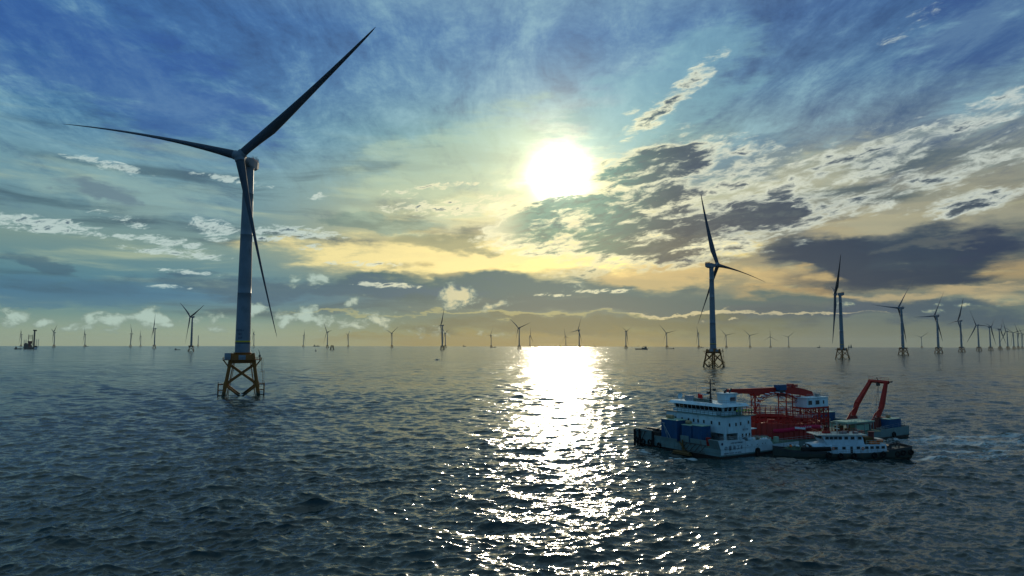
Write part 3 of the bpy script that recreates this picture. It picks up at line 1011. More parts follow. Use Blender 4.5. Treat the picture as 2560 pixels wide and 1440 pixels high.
G_ROW = 'wind turbines in the long row on the right'
G_LEFT = 'distant wind turbines on the left side of the horizon'
G_MID = 'distant wind turbines along the middle of the horizon'
TURB = [
    (('near', -0.37430, 408.4, -0.063, 0.769), 'huge near wind turbine on a yellow jacket, blades reaching across the left sky', 'wind turbines standing close to the viewer'),
    (('T2', 0.28563, 912.7, 1.786, 1.265), 'second nearest wind turbine, behind the white wheelhouse, its right blade drooping in a curve', G_ROW),
    (('T3', 0.44886, 1519.7, -1.905, 0.733), 'wind turbine with its rotor seen edge-on, above the red cable carousel side of the barge', G_ROW),
    (('T4', 0.51852, 2157.7, -2.725, 0.052), 'fourth turbine of the right row, one blade level to the left, above the red A-frame', G_ROW),
    (('T5', 0.55666, 2797.6, -2.718, -0.074), 'fifth turbine of the right row, level left blade, just right of the A-frame line', G_ROW),
    (('T6', 0.58071, 3413.5, -1.726, 1.116), 'sixth turbine of the right row, left blade dipping and one blade steeply up', G_ROW),
    (('T7', 0.59811, 4154.5, -2.85, 1.047), 'seventh turbine of the right row, blades spread in a wide tilted Y', G_ROW),
    (('T8', 0.60965, 4636.3, 0.586, 0.687), 'eighth turbine of the right row, lower blade leaning right of its tower', G_ROW),
    (('T9', 0.61900, 5332.4, 0.540, 0.895), 'ninth turbine of the right row, its tower just left of a crowded group', G_ROW),
    (('T10', 0.62652, 5949.7, -2.695, 1.120), 'tenth turbine of the right row, fifth in from the right edge', G_ROW),
    (('T11', 0.63230, 6676.8, -0.72, 0.318), 'eleventh turbine of the right row, fourth in from the right edge', G_ROW),
    (('T12', 0.63635, 7067.9, 1.321, 1.008), 'twelfth turbine of the right row, next to last before the right edge', G_ROW),
    (('T13', 0.64016, 7867.7, 1.308, 0.780), 'last turbine of the right row, cut by the right edge of the view', G_ROW),
    (('S1', 0.53912, 9571.0, -0.9, 0.631), 'tiny far turbine standing between the fourth and fifth turbines of the right row', G_MID),
    (('M1', 0.16493, 5246.8, 0.778, 0.499), 'distant turbine with Y-shaped blades, left of the long dark ship on the horizon', G_MID),
    (('M2', 0.22240, 5929.6, -0.797, 0.178), 'distant turbine with a small dark boat at its foot, left of the second nearest turbine', G_MID),
    (('M3', 0.26630, 6453.9, -1.686, 0.190), 'distant turbine seen nearly edge-on just left of the second nearest turbine', G_MID),
    (('M4', 0.30328, 7267.2, -0.75, 0.181), 'distant turbine immediately right of the second nearest turbine', G_MID),
    (('M5', 0.33448, 7572.2, -0.7, 0.229), 'second small distant turbine right of the second nearest turbine', G_MID),
    (('M6', 0.36093, 8622.7, -0.5, 1.556), 'small distant turbine with one blade straight up, third right of the second nearest turbine', G_MID),
    (('M7', 0.38397, 8954.0, -0.8, 0.693), 'fourth small distant turbine right of the second nearest turbine, before a wide gap', G_MID),
    (('N1', -0.10127, 3684.4, -1.238, 1.075), 'tall distant edge-on turbine left of the sun glitter, with a smaller one behind', G_MID),
    (('N2', -0.09684, 6282.6, -1.1, 0.319), 'smaller turbine peeping out right behind the tall edge-on one left of the sun glitter', G_MID),
    (('N3', -0.03027, 7300.6, -1.974, 2.073), 'small distant turbine with a boat at its foot, left edge of the glitter', G_MID),
    (('N4', 0.01065, 4210.6, -0.727, 0.306), 'distant turbine in a Y shape at the left edge of the bright sun glitter', G_MID),
    (('N5', 0.02627, 7737.8, 1.241, 1.328), 'small distant turbine in the sun glitter just right of a bigger Y-shaped one', G_MID),
    (('N6', 0.07858, 8315.5, -1.053, 1.861), 'small distant turbine under the sun, left of a bigger leaning one', G_MID),
    (('N7', 0.09795, 4750.6, -2.225, 1.891), 'distant turbine under the sun at the right edge of the bright glitter', G_MID),
    (('O1', -0.29545, 7820.8, 1.836, 0.673), 'small distant turbine, first to the right of the huge near turbine\'s lowest blade tip', G_LEFT),
    (('O2', -0.26310, 5876.5, -0.858, 0.143), 'distant turbine standing just left of the bare yellow jacket in the sea', G_LEFT),
    (('O3', -0.23442, 8113.6, -1.1, 0.613), 'small distant turbine just right of the bare yellow jacket in the sea', G_LEFT),
    (('O4', -0.17340, 6297.7, -0.694, 0.570), 'lone distant turbine with a wide Y, between bare jacket and tall edge-on turbine', G_LEFT),
    (('P1', -0.62159, 8856.3, -0.9, 0.350), 'faint far turbine left of the jack-up ship, leftmost of all turbines', G_LEFT),
    (('P2', -0.58906, 7086.1, -0.75, 0.648), 'distant turbine just right of the jack-up ship', G_LEFT),
    (('P3', -0.55732, 8384.7, -0.945, 0.142), 'small faint turbine alone, second to the right of the jack-up ship', G_LEFT),
    (('P4', -0.50791, 7502.9, 2.316, 1.115), 'left one of two small turbines side by side, left of the huge near turbine', G_LEFT),
    (('P5', -0.49661, 9659.4, -1.0, 0.053), 'right and smaller one of two small turbines side by side on the left horizon', G_LEFT),
    (('P6', -0.48091, 5061.5, -1.041, -0.432), 'distant turbine with its blades almost in one upright line, left of the biggest distant one', G_LEFT),
    (('P7', -0.43765, 2857.1, -0.650, 0.401), 'biggest of the distant turbines on the left, two blades raised in a V', G_LEFT),
    (('P9', -0.36026, 7496.1, -1.080, 0.367), 'tiny turbine right beside the tower foot of the huge near turbine', G_LEFT),
]
for spec, lab, grp in TURB:
    turbine(spec, lab, grp)
# a tower still without rotor, and a bare jacket
_az, _D = -0.4295, 8300.0
root = empty('turbine_tower', (_D * math.sin(_az), _D * math.cos(_az), -_D * _D / (2 * EARTH)))
tag(root, 'unfinished turbine tower without nacelle or blades, right of the biggest distant turbine on the left', 'tower')
for me in LEGS: put('jacket_leg', me, root)
put('cross_braces', BRACES, root); put('transition_piece', TRANS, root); put('access_platform', PLATF, root); put('tower', TOWER_ME, root)
_az, _D = -0.2565, 3560.0
root = empty('foundation_jacket', (_D * math.sin(_az), _D * math.cos(_az), -_D * _D / (2 * EARTH)))
tag(root, 'bare jacket foundation standing in the sea without any tower on it', 'jacket')
for me in LEGS: put('jacket_leg', me, root)
put('cross_braces', BRACES, root); put('transition_piece', TRANS, root)


# ------------------------------------------------------------------ cable-laying barge
M_WHITE = paint('ship_white_paint', (0.52, 0.66, 0.70), 0.5, wear=(0.26, 0.24, 0.20), wear_amt=0.6, scale=0.35)
M_HULL = paint('hull_grey_paint', (0.13, 0.20, 0.20), 0.5, wear=RUST, wear_amt=0.55, scale=0.3)
M_BOOT = paint('hull_dark_bottom', (0.035, 0.025, 0.022), 0.6, wear=RUST, wear_amt=0.5, scale=0.4)
M_DECK = paint('deck_green_paint', (0.05, 0.12, 0.09), 0.7, wear=RUST, wear_amt=0.6, scale=0.4, streak=False)
M_CRANE = paint('crane_red_paint', (0.36, 0.020, 0.014), 0.7, wear=(0.10, 0.03, 0.02), wear_amt=0.6, scale=0.4)
M_CAROB = paint('carousel_red_paint', (0.34, 0.028, 0.02), 0.6, wear=(0.10, 0.035, 0.018), wear_amt=0.85, scale=0.25)
M_BLUE = paint('machinery_blue_paint', (0.012, 0.080, 0.185), 0.5, wear=GRIME, wear_amt=0.6, scale=0.6)
M_GLASS = paint('window_glass', (0.012, 0.022, 0.028), 0.08)
M_RUBBER = paint('fender_rubber', (0.012, 0.012, 0.012), 0.85)
M_TAN = paint('tan_canvas', (0.34, 0.24, 0.13), 0.8, wear=GRIME, wear_amt=0.4)
M_MAROON = paint('maroon_paint', (0.14, 0.03, 0.025), 0.6, wear=GRIME, wear_amt=0.3)
M_OCHRE = paint('anchor_rack_ochre', (0.12, 0.065, 0.02), 0.7, wear=RUST, wear_amt=0.7)
M_ROOF = paint('pale_green_roof', (0.30, 0.44, 0.33), 0.6, wear=GRIME, wear_amt=0.4)
M_FLAG = paint('flag_red_cloth', (0.85, 0.02, 0.015), 0.8, vary=0.05)
M_BANNER = paint('banner_crimson_cloth', (0.55, 0.015, 0.06), 0.8, vary=0.08)
M_LETTER = paint('lettering_white', (0.75, 0.72, 0.72), 0.7)
M_GOLD = paint('lettering_yellow', (0.60, 0.45, 0.05), 0.6)
M_ORANGE = paint('lifebuoy_orange', (0.75, 0.16, 0.03), 0.6)

BU = Vector((.853, .522, 0)); BV = Vector((-.522, .853, 0))
BARGE_O = (50.9, 169.1, 0.0)
BARGE_RZ = math.atan2(.522, .853)
BL, BW = 83.5, 30.5
barge = empty('cable_laying_barge', BARGE_O, BARGE_RZ)
tag(barge, 'wide cable-laying barge with white deckhouse, red carousel and red A-frame', 'barge')

# hull: flat box sections, bow plate to the left, raised ends
h = MB()
h.hexa([(1.0, 0.4, -2.5), (BL - 3, 0.4, -2.5), (BL - 3, BW - .4, -2.5), (1.0, BW - .4, -2.5)], [(0, 0, 0.75), (BL, 0, 0.75), (BL, BW, 0.75), (0, BW, 0.75)])
boot = h.build('hull_bottom', M_BOOT, barge)
h = MB()
h.hexa([(0, 0, 0.76), (BL, 0, 0.76), (BL, BW, 0.76), (0, BW, 0.76)], [(0, 0, 2.5), (BL, 0, 2.5), (BL, BW, 2.5), (0, BW, 2.5)])
# near side bulwark plate of the bow, stepped down aft
hw_ = MB()
hw_.prism([(-0.0, 1.12), (19.4, 1.12)][:0] + [(-0.0, 2.5), (19.4, 2.5), (18.1, 3.95), (9.0, 4.0), (8.5, 4.45), (-0.9, 4.75)], -0.16, 0.02, Matrix(((1, 0, 0, 0), (0, 0, 1, 0), (0, 1, 0, 0), (0, 0, 0, 1))))
h.prism([(19.4, 2.5), (BL - 15, 2.5), (BL - 15, 3.0), (BL - 13, 3.15), (BL, 3.35), (BL, 2.5)], -0.0, 0.16, Matrix(((1, 0, 0, 0), (0, 0, 1, 0), (0, 1, 0, 0), (0, 0, 0, 1))))
hw_.box(0.1, 30.0, -.05, .0, 1.12, 2.5)
hw_.build('side_bulwark', paint('bulwark_pale_paint', (0.50, 0.58, 0.60), 0.5, wear=RUST, wear_amt=0.45, scale=0.35), barge)
# end bulwark with gaps
for y0, y1, z1 in ((0.0, 3.2, 4.7), (4.6, 9.8, 4.2), (10.4, 13.2, 4.6), (14.6, 23.0, 3.4), (23.6, 30.5, 4.75)):
    h.hexa([(0, y0, 2.5), (0.18, y0, 2.5), (0.18, y1, 2.5), (0, y1, 2.5)], [(-0.9 if y1 < 4 else -0.2, y0, z1), (0.1, y0, z1), (0.1, y1, z1), (-0.9 if y1 < 4 else -0.2, y1, z1)])
h.box(0, BL, BW - .16, BW, 2.5, 3.3)
h.box(BL - .16, BL, 0, BW, 2.5, 3.4)
# horizontal strakes and vertical stiffeners on the end plate
h.box(-0.12, 0.0, 0.3, 30.2, 1.55, 1.68)
h.box(-0.05, BL, -0.09, 0.0, 0.98, 1.10)
for k in range(11):
    h.box(-0.10, 0.0, 12.2 + k * 1.7, 12.34 + k * 1.7, 0.8, 2.5)
hull = h.build('hull', M_HULL, barge)
d = MB(); d.box(0.2, BL - .2, 0.2, BW - .2, 2.504, 2.56); d.build('main_deck', M_DECK, barge)

# bow ladder frames: dark slanted bars on the end plate
f = MB()
for y in (4.6, 6.3, 7.9, 9.5, 10.9):
    f.tube((-0.25, y, 2.9), (-0.7, y + 1.5, 1.2), 0.10, 0.10, 6)
f.tube((-0.7, 4.4, 1.15), (-0.7, 12.4, 1.15), 0.10, 0.10, 6)
f.tube((-0.3, 4.0, 3.0), (-0.3, 12.2, 3.0), 0.10, 0.10, 6)
f.build('boarding_ladder_frame', M_DARK, barge)
f = MB(); f.tube((-0.4, 25.9, 4.2), (-0.4, 29.6, 4.2), 0.1, 0.1, 6)
for y in (26.2, 27.8, 29.4):
    f.tube((-0.4, y, 4.2), (-0.6, y + 1.2, 2.0), 0.12, 0.12, 6)
f.build('boarding_ladder_frame', M_DARK, barge)
a = MB()
a.tube((-0.5, 10.4, 0.2), (-0.4, 13.3, 2.9), 0.3, 0.22, 8)
a.tube((-0.9, 9.3, 0.3), (-0.9, 14.9, 0.35), 0.34, 0.34, 8)
a.tube((-0.8, 11.6, 0.3), (-0.5, 12.2, 3.6), 0.26, 0.2, 8)
a.hexa([(-1.2, 9.0, -0.1), (-0.2, 9.0, -0.1), (-0.2, 15.4, -0.1), (-1.2, 15.4, -0.1)], [(-0.9, 9.8, 0.7), (-0.2, 9.8, 0.7), (-0.2, 14.4, 0.7), (-0.9, 14.4, 0.7)])
a.build('anchor', M_OCHRE, barge)
# rubber fenders and tyres on the dark end
for (x, y, z, R_) in ((-0.3, 24.6, 1.4, .62), (-0.3, 27.3, 1.3, .62), (-0.3, 30.0, 1.5, .62), (-0.3, 21.0, 1.1, .5)):
    t = MB(); t.torus((x, y, z), R_, 0.24, 'X'); t.build('tyre_fender', M_RUBBER, barge)
for y in (23.3, 28.6, 30.6):
    t = MB(); t.tube((-0.35, y, -0.3), (-0.35, y, 4.5), 0.34, 0.34, 10); t.build('post_fender', M_RUBBER, barge)
for (x, R_) in ((13.3, .6), (26.0, .5), (52.0, .55), (63.0, .55), (74.8, .65)):
    t = MB(); t.torus((x, -0.25, 1.3), R_, 0.24, 'Y'); t.build('tyre_fender', M_RUBBER, barge)
t = MB(); t.box(12.7, 13.9, -0.5, 0.0, 0.1, 1.9); t.build('fender_pad', M_RUBBER, barge)

# ---- deckhouse
HX0, HX1, HY0, HY1 = 6.5, 16.4, 4.2, 25.0
dh = MB()
dh.box(HX0, HX1, HY0, HY1, 5.4, 9.45)
dh.box(HX0, HX1, 10.4, HY1, 2.56, 5.398)
dh.box(12.2, HX1, HY0, 10.398, 2.56, 5.398)
dh.box(HX0, HX0 + .5, HY0, HY0 + .5, 2.56, 5.398)
dh.box(HX0, HX0 + .3, 9.2, 10.398, 2.56, 5.398)
dh.box(11.2, 12.198, HY0, HY0 + .3, 2.56, 5.398)
# bridge deck slab with flared edge
dh.hexa([(HX0 - .05, HY0 - .05, 9.452), (HX1 + .6, HY0 - .05, 9.452), (HX1 + .6, HY1 + .3, 9.452), (HX0 - .05, HY1 + .3, 9.452)],
        [(HX0 - .5, HY0 - .5, 9.75), (HX1 + 1.6, HY0 - .5, 9.75), (HX1 + 1.6, HY1 + 1.0, 9.75), (HX0 - .5, HY1 + 1.0, 9.75)])
dh.box(HX1, HX1 + 2.2, HY0, 11.0, 6.0, 6.2)
house = dh.build('deckhouse', M_WHITE, barge)
b_ = MB(); b_.box(HX0 - .55, HX1 + 1.65, HY0 - .55, HY1 + 1.05, 9.752, 9.83); b_.build('bridge_deck', M_DECK, barge)


def window(parent, c, w, hgt, face, M=None, glass=M_GLASS, frame=M_STEEL):
    """face 'x': on a wall whose outside is -x;  'y': outside is -y"""
    m = MB(); g = MB()
    x, y, z = c
    if face == 'x':
        m.box(x - .05, x - .002, y - w / 2 - .07, y + w / 2 + .07, z - hgt / 2 - .07, z + hgt / 2 + .07)
        g.box(x - .075, x - .052, y - w / 2, y + w / 2, z - hgt / 2, z + hgt / 2)
    elif face == 'X':
        m.box(x + .002, x + .05, y - w / 2 - .07, y + w / 2 + .07, z - hgt / 2 - .07, z + hgt / 2 + .07)
        g.box(x + .052, x + .075, y - w / 2, y + w / 2, z - hgt / 2, z + hgt / 2)
    else:
        m.box(x - w / 2 - .07, x + w / 2 + .07, y - .05, y - .002, z - hgt / 2 - .07, z + hgt / 2 + .07)
        g.box(x - w / 2, x + w / 2, y - .075, y - .052, z - hgt / 2, z + hgt / 2)
    o = m.build('window', frame, parent)
    g.build('pane', glass, o)
    return o


for y in (6.0, 8.6, 11.2, 13.2, 14.8, 16.6, 19.0, 21.4, 23.8):
    window(barge, (HX0, y, 7.9), 0.42, 0.75, 'x')
for x, z in ((8.2, 7.6), (10.6, 7.6), (12.4, 7.7), (15.4, 7.9), (13.0, 4.7), (14.4, 4.7), (15.7, 4.7)):
    window(barge, (x, HY0, z), 0.42, 0.75, 'y')
MY = Matrix(((1, 0, 0, 0), (0, 0, -1, 0), (0, 1, 0, 0), (0, 0, 0, 1)))
lettering('安全 第一', 0.62, M_TEXT, 'house_lettering', barge, Matrix.Translation((14.4, HY0 - .02, 6.1)) @ MY, 0.01)
lettering('中 船 海 工 8', 1.15, M_TEXT, 'ship_name', barge, Matrix.Translation((4.4, -0.19, 2.65)) @ MY, 0.01)
lettering('ZHONG  CHUAN  HAI  GONG', 0.46, M_TEXT, 'ship_name_latin', barge, Matrix.Translation((4.2, -0.12, 1.45)) @ MY, 0.01)
lettering('CHINA SHIP OFFSHORE', 0.42, M_TEXT, 'owner_name', barge, Matrix.Translation((5.6, -0.19, 3.85)) @ MY, 0.01)
em = MB(); em.tube((0.4, -0.19, 3.85), (0.4, -0.21, 3.85), 0.34, 0.34, 20); em.build('round_emblem', M_TEXT, barge)
for x in (9.6, 11.2, 13.2, 15.2, 16.4):
    em = MB(); em.tube((x, -0.19, 2.9 + (0.1 if x > 14 else 0)), (x, -0.2, 2.9 + (0.1 if x > 14 else 0)), 0.13, 0.13, 10); em.build('porthole', M_GLASS, barge)

# ---- wheelhouse
WX0, WX1, WY0, WY1 = 7.6, 15.0, 5.8, 22.6
wh = MB()
wh.box(WX0, WX1, WY0, WY1, 9.83, 10.75)
wh.hexa([(WX0, WY0, 10.75), (WX1, WY0, 10.75), (WX1, WY1, 10.75), (WX0, WY1, 10.75)],
        [(WX0 - .35, WY0 - .3, 12.05), (WX1, WY0 - .3, 12.05), (WX1, WY1 + .3, 12.05), (WX0 - .35, WY1 + .3, 12.05)])
wheelhouse = wh.build('wheelhouse', M_WHITE, barge)
n = 11
for k in range(n):
    y0 = WY0 + 0.15 + k * (WY1 - WY0 - .3) / n
    y1 = y0 + (WY1 - WY0 - .3) / n - .22
    m = MB()
    m.hexa([(WX0 - .05, y0, 10.85), (WX0 + .02, y0, 10.85), (WX0 + .02, y1, 10.85), (WX0 - .05, y1, 10.85)],
           [(WX0 - .36, y0, 11.9), (WX0 - .28, y0, 11.9), (WX0 - .28, y1, 11.9), (WX0 - .36, y1, 11.9)])
    m.build('bridge_window', M_GLASS, barge)
for x in (8.1, 9.6, 11.6):
    m = MB()
    m.hexa([(x, WY0 - .05, 10.85), (x + 1.1, WY0 - .05, 10.85), (x + 1.1, WY0 + .02, 10.85), (x, WY0 + .02, 10.85)],
           [(x, WY0 - .31, 11.9), (x + 1.1, WY0 - .31, 11.9), (x + 1.1, WY0 - .24, 11.9), (x, WY0 - .24, 11.9)])
    m.build('bridge_window', M_GLASS, barge)
dr = MB(); dr.box(13.4, 14.2, WY0 - .22, WY0 - .0, 9.85, 11.7); dr.build('door', M_ROOF, barge)
rf = MB()
rf.hexa([(WX0 - 1.6, WY0 - 1.3, 12.06), (WX1 + 1.4, WY0 - 1.3, 12.06), (WX1 + 1.4, WY1 + 1.3, 12.06), (WX0 - 1.6, WY1 + 1.3, 12.06)],
        [(WX0 - 1.0, WY0 - .8, 12.75), (WX1 + .7, WY0 - .8, 12.75), (WX1 + .7, WY1 + .8, 12.75), (WX0 - 1.0, WY1 + .8, 12.75)])
roof = rf.build('wheelhouse_roof', M_WHITE, barge)
r_ = MB(); r_.rail([(7.2, 5.6, 12.75), (15.4, 5.6, 12.75), (15.4, 22.8, 12.75), (7.2, 22.8, 12.75)], 0.95, 1.5, 0.035, None, True)
r_.build('roof_railing', M_STEEL, roof)
r_ = MB(); r_.rail([(HX1 + 1.4, HY1 + .8, 9.83), (HX0 - .4, HY1 + .8, 9.83), (HX0 - .4, HY0 - .4, 9.83), (HX1 + 1.4, HY0 - .4, 9.83)], 1.0, 1.4, 0.035)
r_.build('bridge_railing', M_DARK, barge)
wp = MB(); wp.box(HX0 - .36, HX0 - .33, HY0 + 2.2, 22.0, 9.9, 10.65); wp.build('railing_windbreak', M_WHITE, barge)
# roof fittings
fu = MB()
fu.hexa([(10.6, 7.4, 12.76), (14.6, 7.4, 12.76), (14.6, 10.0, 12.76), (10.6, 10.0, 12.76)], [(10.4, 7.2, 15.2), (14.8, 7.2, 15.2), (14.8, 10.2, 15.2), (10.4, 10.2, 15.2)])
fu.box(10.2, 15.0, 7.05, 10.35, 15.2, 15.3)
funnel = fu.build('funnel', M_WHITE, barge)
g = MB()
for k in range(5): g.box(12.2, 14.2, 7.06, 7.3, 13.3 + k * 0.2, 13.4 + k * 0.2)
g.build('louvre', M_MAROON, funnel)
for x, y, dx_, hh in ((11.4, 8.4, .1, .6), (12.4, 9.0, .5, .9), (13.2, 8.3, .7, 1.1)):
    p = MB(); p.tube((x, y, 15.3), (x + dx_ * .3, y, 15.3 + hh * .6), .22, .22, 8); p.tube((x + dx_ * .3, y, 15.3 + hh * .6), (x + dx_, y, 15.3 + hh), .24, .26, 8)
    p.build('exhaust_pipe', M_DARK, funnel)
ma = MB()
MXC, MYC = 8.3, 10.4
ma.tube((MXC, MYC, 12.7), (MXC, MYC, 19.0), .24, .13, 8); ma.tube((MXC - .5, MYC, 12.7), (MXC - .1, MYC, 15.5), .09, .09, 6); ma.tube((MXC + .5, MYC, 12.7), (MXC + .1, MYC, 15.5), .09, .09, 6)
for z, w in ((17.9, 1.7), (16.2, 1.1), (15.1, 1.4), (14.0, 0.9)):
    ma.tube((MXC - .2, MYC - w, z), (MXC - .2, MYC + w, z), .09, .09, 5)
ma.tube((MXC, MYC, 17.9), (MXC, MYC + 1.6, 18.7), .04, .04, 5); ma.tube((MXC - .2, MYC - 1.6, 17.9), (MXC - .2, MYC - 1.6, 18.6), .05, .05, 5); ma.tube((MXC - .2, MYC + 1.6, 17.9), (MXC - .2, MYC + 1.6, 18.6), .05, .05, 5)
ma.box(MXC - .45, MXC + .1, MYC - 1.8, MYC - 1.1, 16.0, 16.6)
ma.box(MXC - .4, MXC + .2, MYC + .3, MYC + 1.0, 15.2, 15.7)
mast = ma.build('mast', M_DARK, barge)
rd = MB(); rd.box(MXC - .9, MXC - .6, MYC - .3, MYC + 2.2, 16.55, 16.75); rd.build('radar_scanner', M_WHITE, mast)
rd = MB(); rd.box(MXC - 1.0, MXC - .7, MYC + .2, MYC + 2.3, 14.9, 15.08); rd.build('radar_scanner', M_WHITE, mast)
sd = MB(); sd.lathe([(0.0, 0), (.55, .08), (.85, .3)], 18, Matrix.Translation((8.2, 21.0, 13.9)) @ Matrix.Rotation(rad(-70), 4, 'Y'), cap=False)
sd.tube((8.2, 21.0, 12.75), (8.2, 21.0, 13.9), .1, .1, 6); sd.build('satellite_dish', M_WHITE, roof)
sb = MB(); sb.box(8.6, 10.4, 18.2, 20.0, 12.76, 14.1); sb.build('roof_locker', M_PANEL, roof)
sb = MB(); sb.box(8.8, 9.4, 11.2, 17.0, 12.76, 13.5); sb.build('roof_duct', M_DECK, roof)
for x, y, hh in ((8.6, 15.6, 5.4), (7.8, 22.5, 3.2), (14.6, 14, 3.0), (15.0, 6.2, 2.2)):
    an = MB(); an.tube((x, y, 12.75), (x, y, 12.75 + hh), .045, .02, 5); an.build('whip_antenna', M_STEEL, roof)
fp = MB(); fp.tube((7.7, 14.3, 12.75), (7.7, 14.3, 15.2), .05, .04, 6); pole = fp.build('flag_pole', M_STEEL, roof)
fl = MB()
rings = []
for i in range(9):
    u_ = i / 8.0
    yy = 14.3 - 1.5 * u_
    xx = 7.7 + 0.16 * math.sin(u_ * 7.5)
    zz = 14.95 - .12 * u_ + .05 * math.sin(u_ * 5)
    rings.append([(xx - .012, yy, zz), (xx + .012, yy, zz), (xx + .012 + .05 * u_, yy, zz - 1.15), (xx - .012 + .05 * u_, yy, zz - 1.15)])
fl.loft(rings, smooth=True); fl.build('flag', M_FLAG, pole)

# ---- winches in the open corner and on deck
for k, (x, y, z, R_) in enumerate(((8.2, 6.0, 3.9, 1.1), (8.2, 8.2, 3.9, 1.1), (10.0, 5.6, 3.8, 0.95), (12.9, 2.6, 3.6, 0.9))):
    w = MB()
    w.tube((x - .8, y, z), (x + .8, y, z), R_ * .55, R_ * .55, 14)
    for s in (-.8, .8): w.tube((x + s - .08, y, z), (x + s + .08, y, z), R_, R_, 18)
    w.box(x - 1.1, x - .95, y - .3, y + .3, 2.56, z + .1); w.box(x + .95, x + 1.1, y - .3, y + .3, 2.56, z + .1)
    w.build('mooring_winch', M_STEEL, barge)
# light davit frame on the bow
dv = MB()
dv.path([(1.0, 20.6, 6.9), (1.2, 19.2, 2.6)], .09); dv.path([(1.0, 20.6, 6.9), (0.8, 17.2, 2.6)], .09); dv.path([(1.1, 19.6, 5.2), (0.9, 18.8, 2.6)], .07); dv.path([(1.0, 20.9, 7.0), (1.0, 20.0, 6.9)], .12)
dv.build('small_davit', M_STEEL, barge)

# ---- red cable carousel
CX, CY, CR = 37.0, 13.9, 12.9
car = MB()
car.lathe([(CR, 2.56), (CR, 6.7), (CR - .12, 6.7), (CR - .12, 2.56)], 72, Matrix.Translation((CX, CY, 0)), cap=False)
car.lathe([(CR - .2, 4.6), (3.0, 4.6)], 48, Matrix.Translation((CX, CY, 0)), cap=False)
nrib = 56
for i in range(nrib):
    t = 2 * PI * i / nrib
    R3 = Matrix.Translation((CX, CY, 0)) @ Matrix.Rotation(t, 4, 'Z')
    car.box(CR + .002, CR + .28, -.09, .09, 2.56, 6.7, R3)
carousel = car.build('carousel_drum', M_CAROB, barge)
po = MB()
for i in range(nrib):
    t = 2 * PI * i / nrib
    po.tube((CX + (CR + .1) * math.cos(t), CY + (CR + .1) * math.sin(t), 5.9), (CX + (CR + .1) * math.cos(t), CY + (CR + .1) * math.sin(t), 9.3), .09, .09, 5)
for i in range(40):
    t = 2 * PI * (i + .3) / 40
    po.tube((CX + 10.4 * math.cos(t), CY + 10.4 * math.sin(t), 4.6), (CX + 10.4 * math.cos(t), CY + 10.4 * math.sin(t), 8.6), .085, .085, 5)


def ring(mb, R_, z, r=.09, n=72):
    pts = [(CX + R_ * math.cos(2 * PI * i / n), CY + R_ * math.sin(2 * PI * i / n), z) for i in range(n + 1)]
    mb.path(pts, r, 5)


for z in (7.3, 8.0, 8.7, 9.3): ring(po, CR + .1, z, .08)
for z in (7.0, 8.6): ring(po, 10.4, z, .08)
po.build('carousel_cage', M_CRANE, carousel)
cb = MB()
for k, (R_, z) in enumerate(((11.7, 5.1), (11.1, 5.5), (9.3, 5.2), (8.4, 5.5), (7.6, 5.3), (6.6, 5.1), (11.6, 5.9), (10.9, 6.2))):
    ring(cb, R_, z, .26, 60)
cb.build('stored_cable', M_CRANE, carousel)
gr = MB()
for z0, R_ in ((8.8, 12.2), (8.2, 11.0)):
    pts = [(CX + R_ * math.cos(t), CY + R_ * math.sin(t), z0 + .3 * math.sin(2 * t)) for t in np.linspace(-1.9, 1.2, 40)]
    gr.path(pts, .05, 5)
gr.build('pale_cable', M_LETTER, carousel)
co_ = MB(); co_.lathe([(3.0, 2.56), (3.0, 5.4), (1.2, 5.8), (1.0, 6.6)], 28, Matrix.Translation((CX, CY, 0))); co_.build('carousel_core', M_CRANE, carousel)


def on_drum(body, size, mat, name, t0, zf, R_=CR + .42):
    o = lettering(body, size, mat, name, barge, Matrix.Identity(4), 0.01)
    for v in o.data.vertices:
        x, y, e = v.co
        a = t0 + x / R_
        v.co = (CX + (R_ + e) * math.cos(a), CY + (R_ + e) * math.sin(a), zf(a) + y)
    return o


bz = lambda a: 5.25 + 0.55 * math.sin((a + 2.1) * 3.3)
bn = MB()
vs, fs = [], []
ta = np.linspace(-2.45, -0.15, 60)
for a_ in ta:
    for dz_, dr_ in ((-.52, .33), (.52, .33), (.52, .38), (-.52, .38)):
        vs.append((CX + (CR + dr_) * math.cos(a_), CY + (CR + dr_) * math.sin(a_), bz(a_) + dz_))
for i in range(59):
    for j in range(4):
        fs.append((i * 4 + j, i * 4 + (j + 1) % 4, i * 4 + 4 + (j + 1) % 4, i * 4 + 4 + j))
bn.add(vs, fs, None, True); banner = bn.build('cloth_banner', M_BANNER, carousel)
o_ = on_drum('粤 电 阳 江 青 洲', 0.85, M_LETTER, 'banner_lettering', -0.98, bz); o_.parent = carousel
o_ = on_drum('海 上 风 电 海 缆', 0.5, M_LETTER, 'banner_lettering', -1.75, bz); o_.parent = carousel
o_ = on_drum('中 国', 1.1, M_GOLD, 'drum_characters', -1.18, lambda a: 3.9); o_.parent = carousel
pl = MB()
a0_ = -2.02
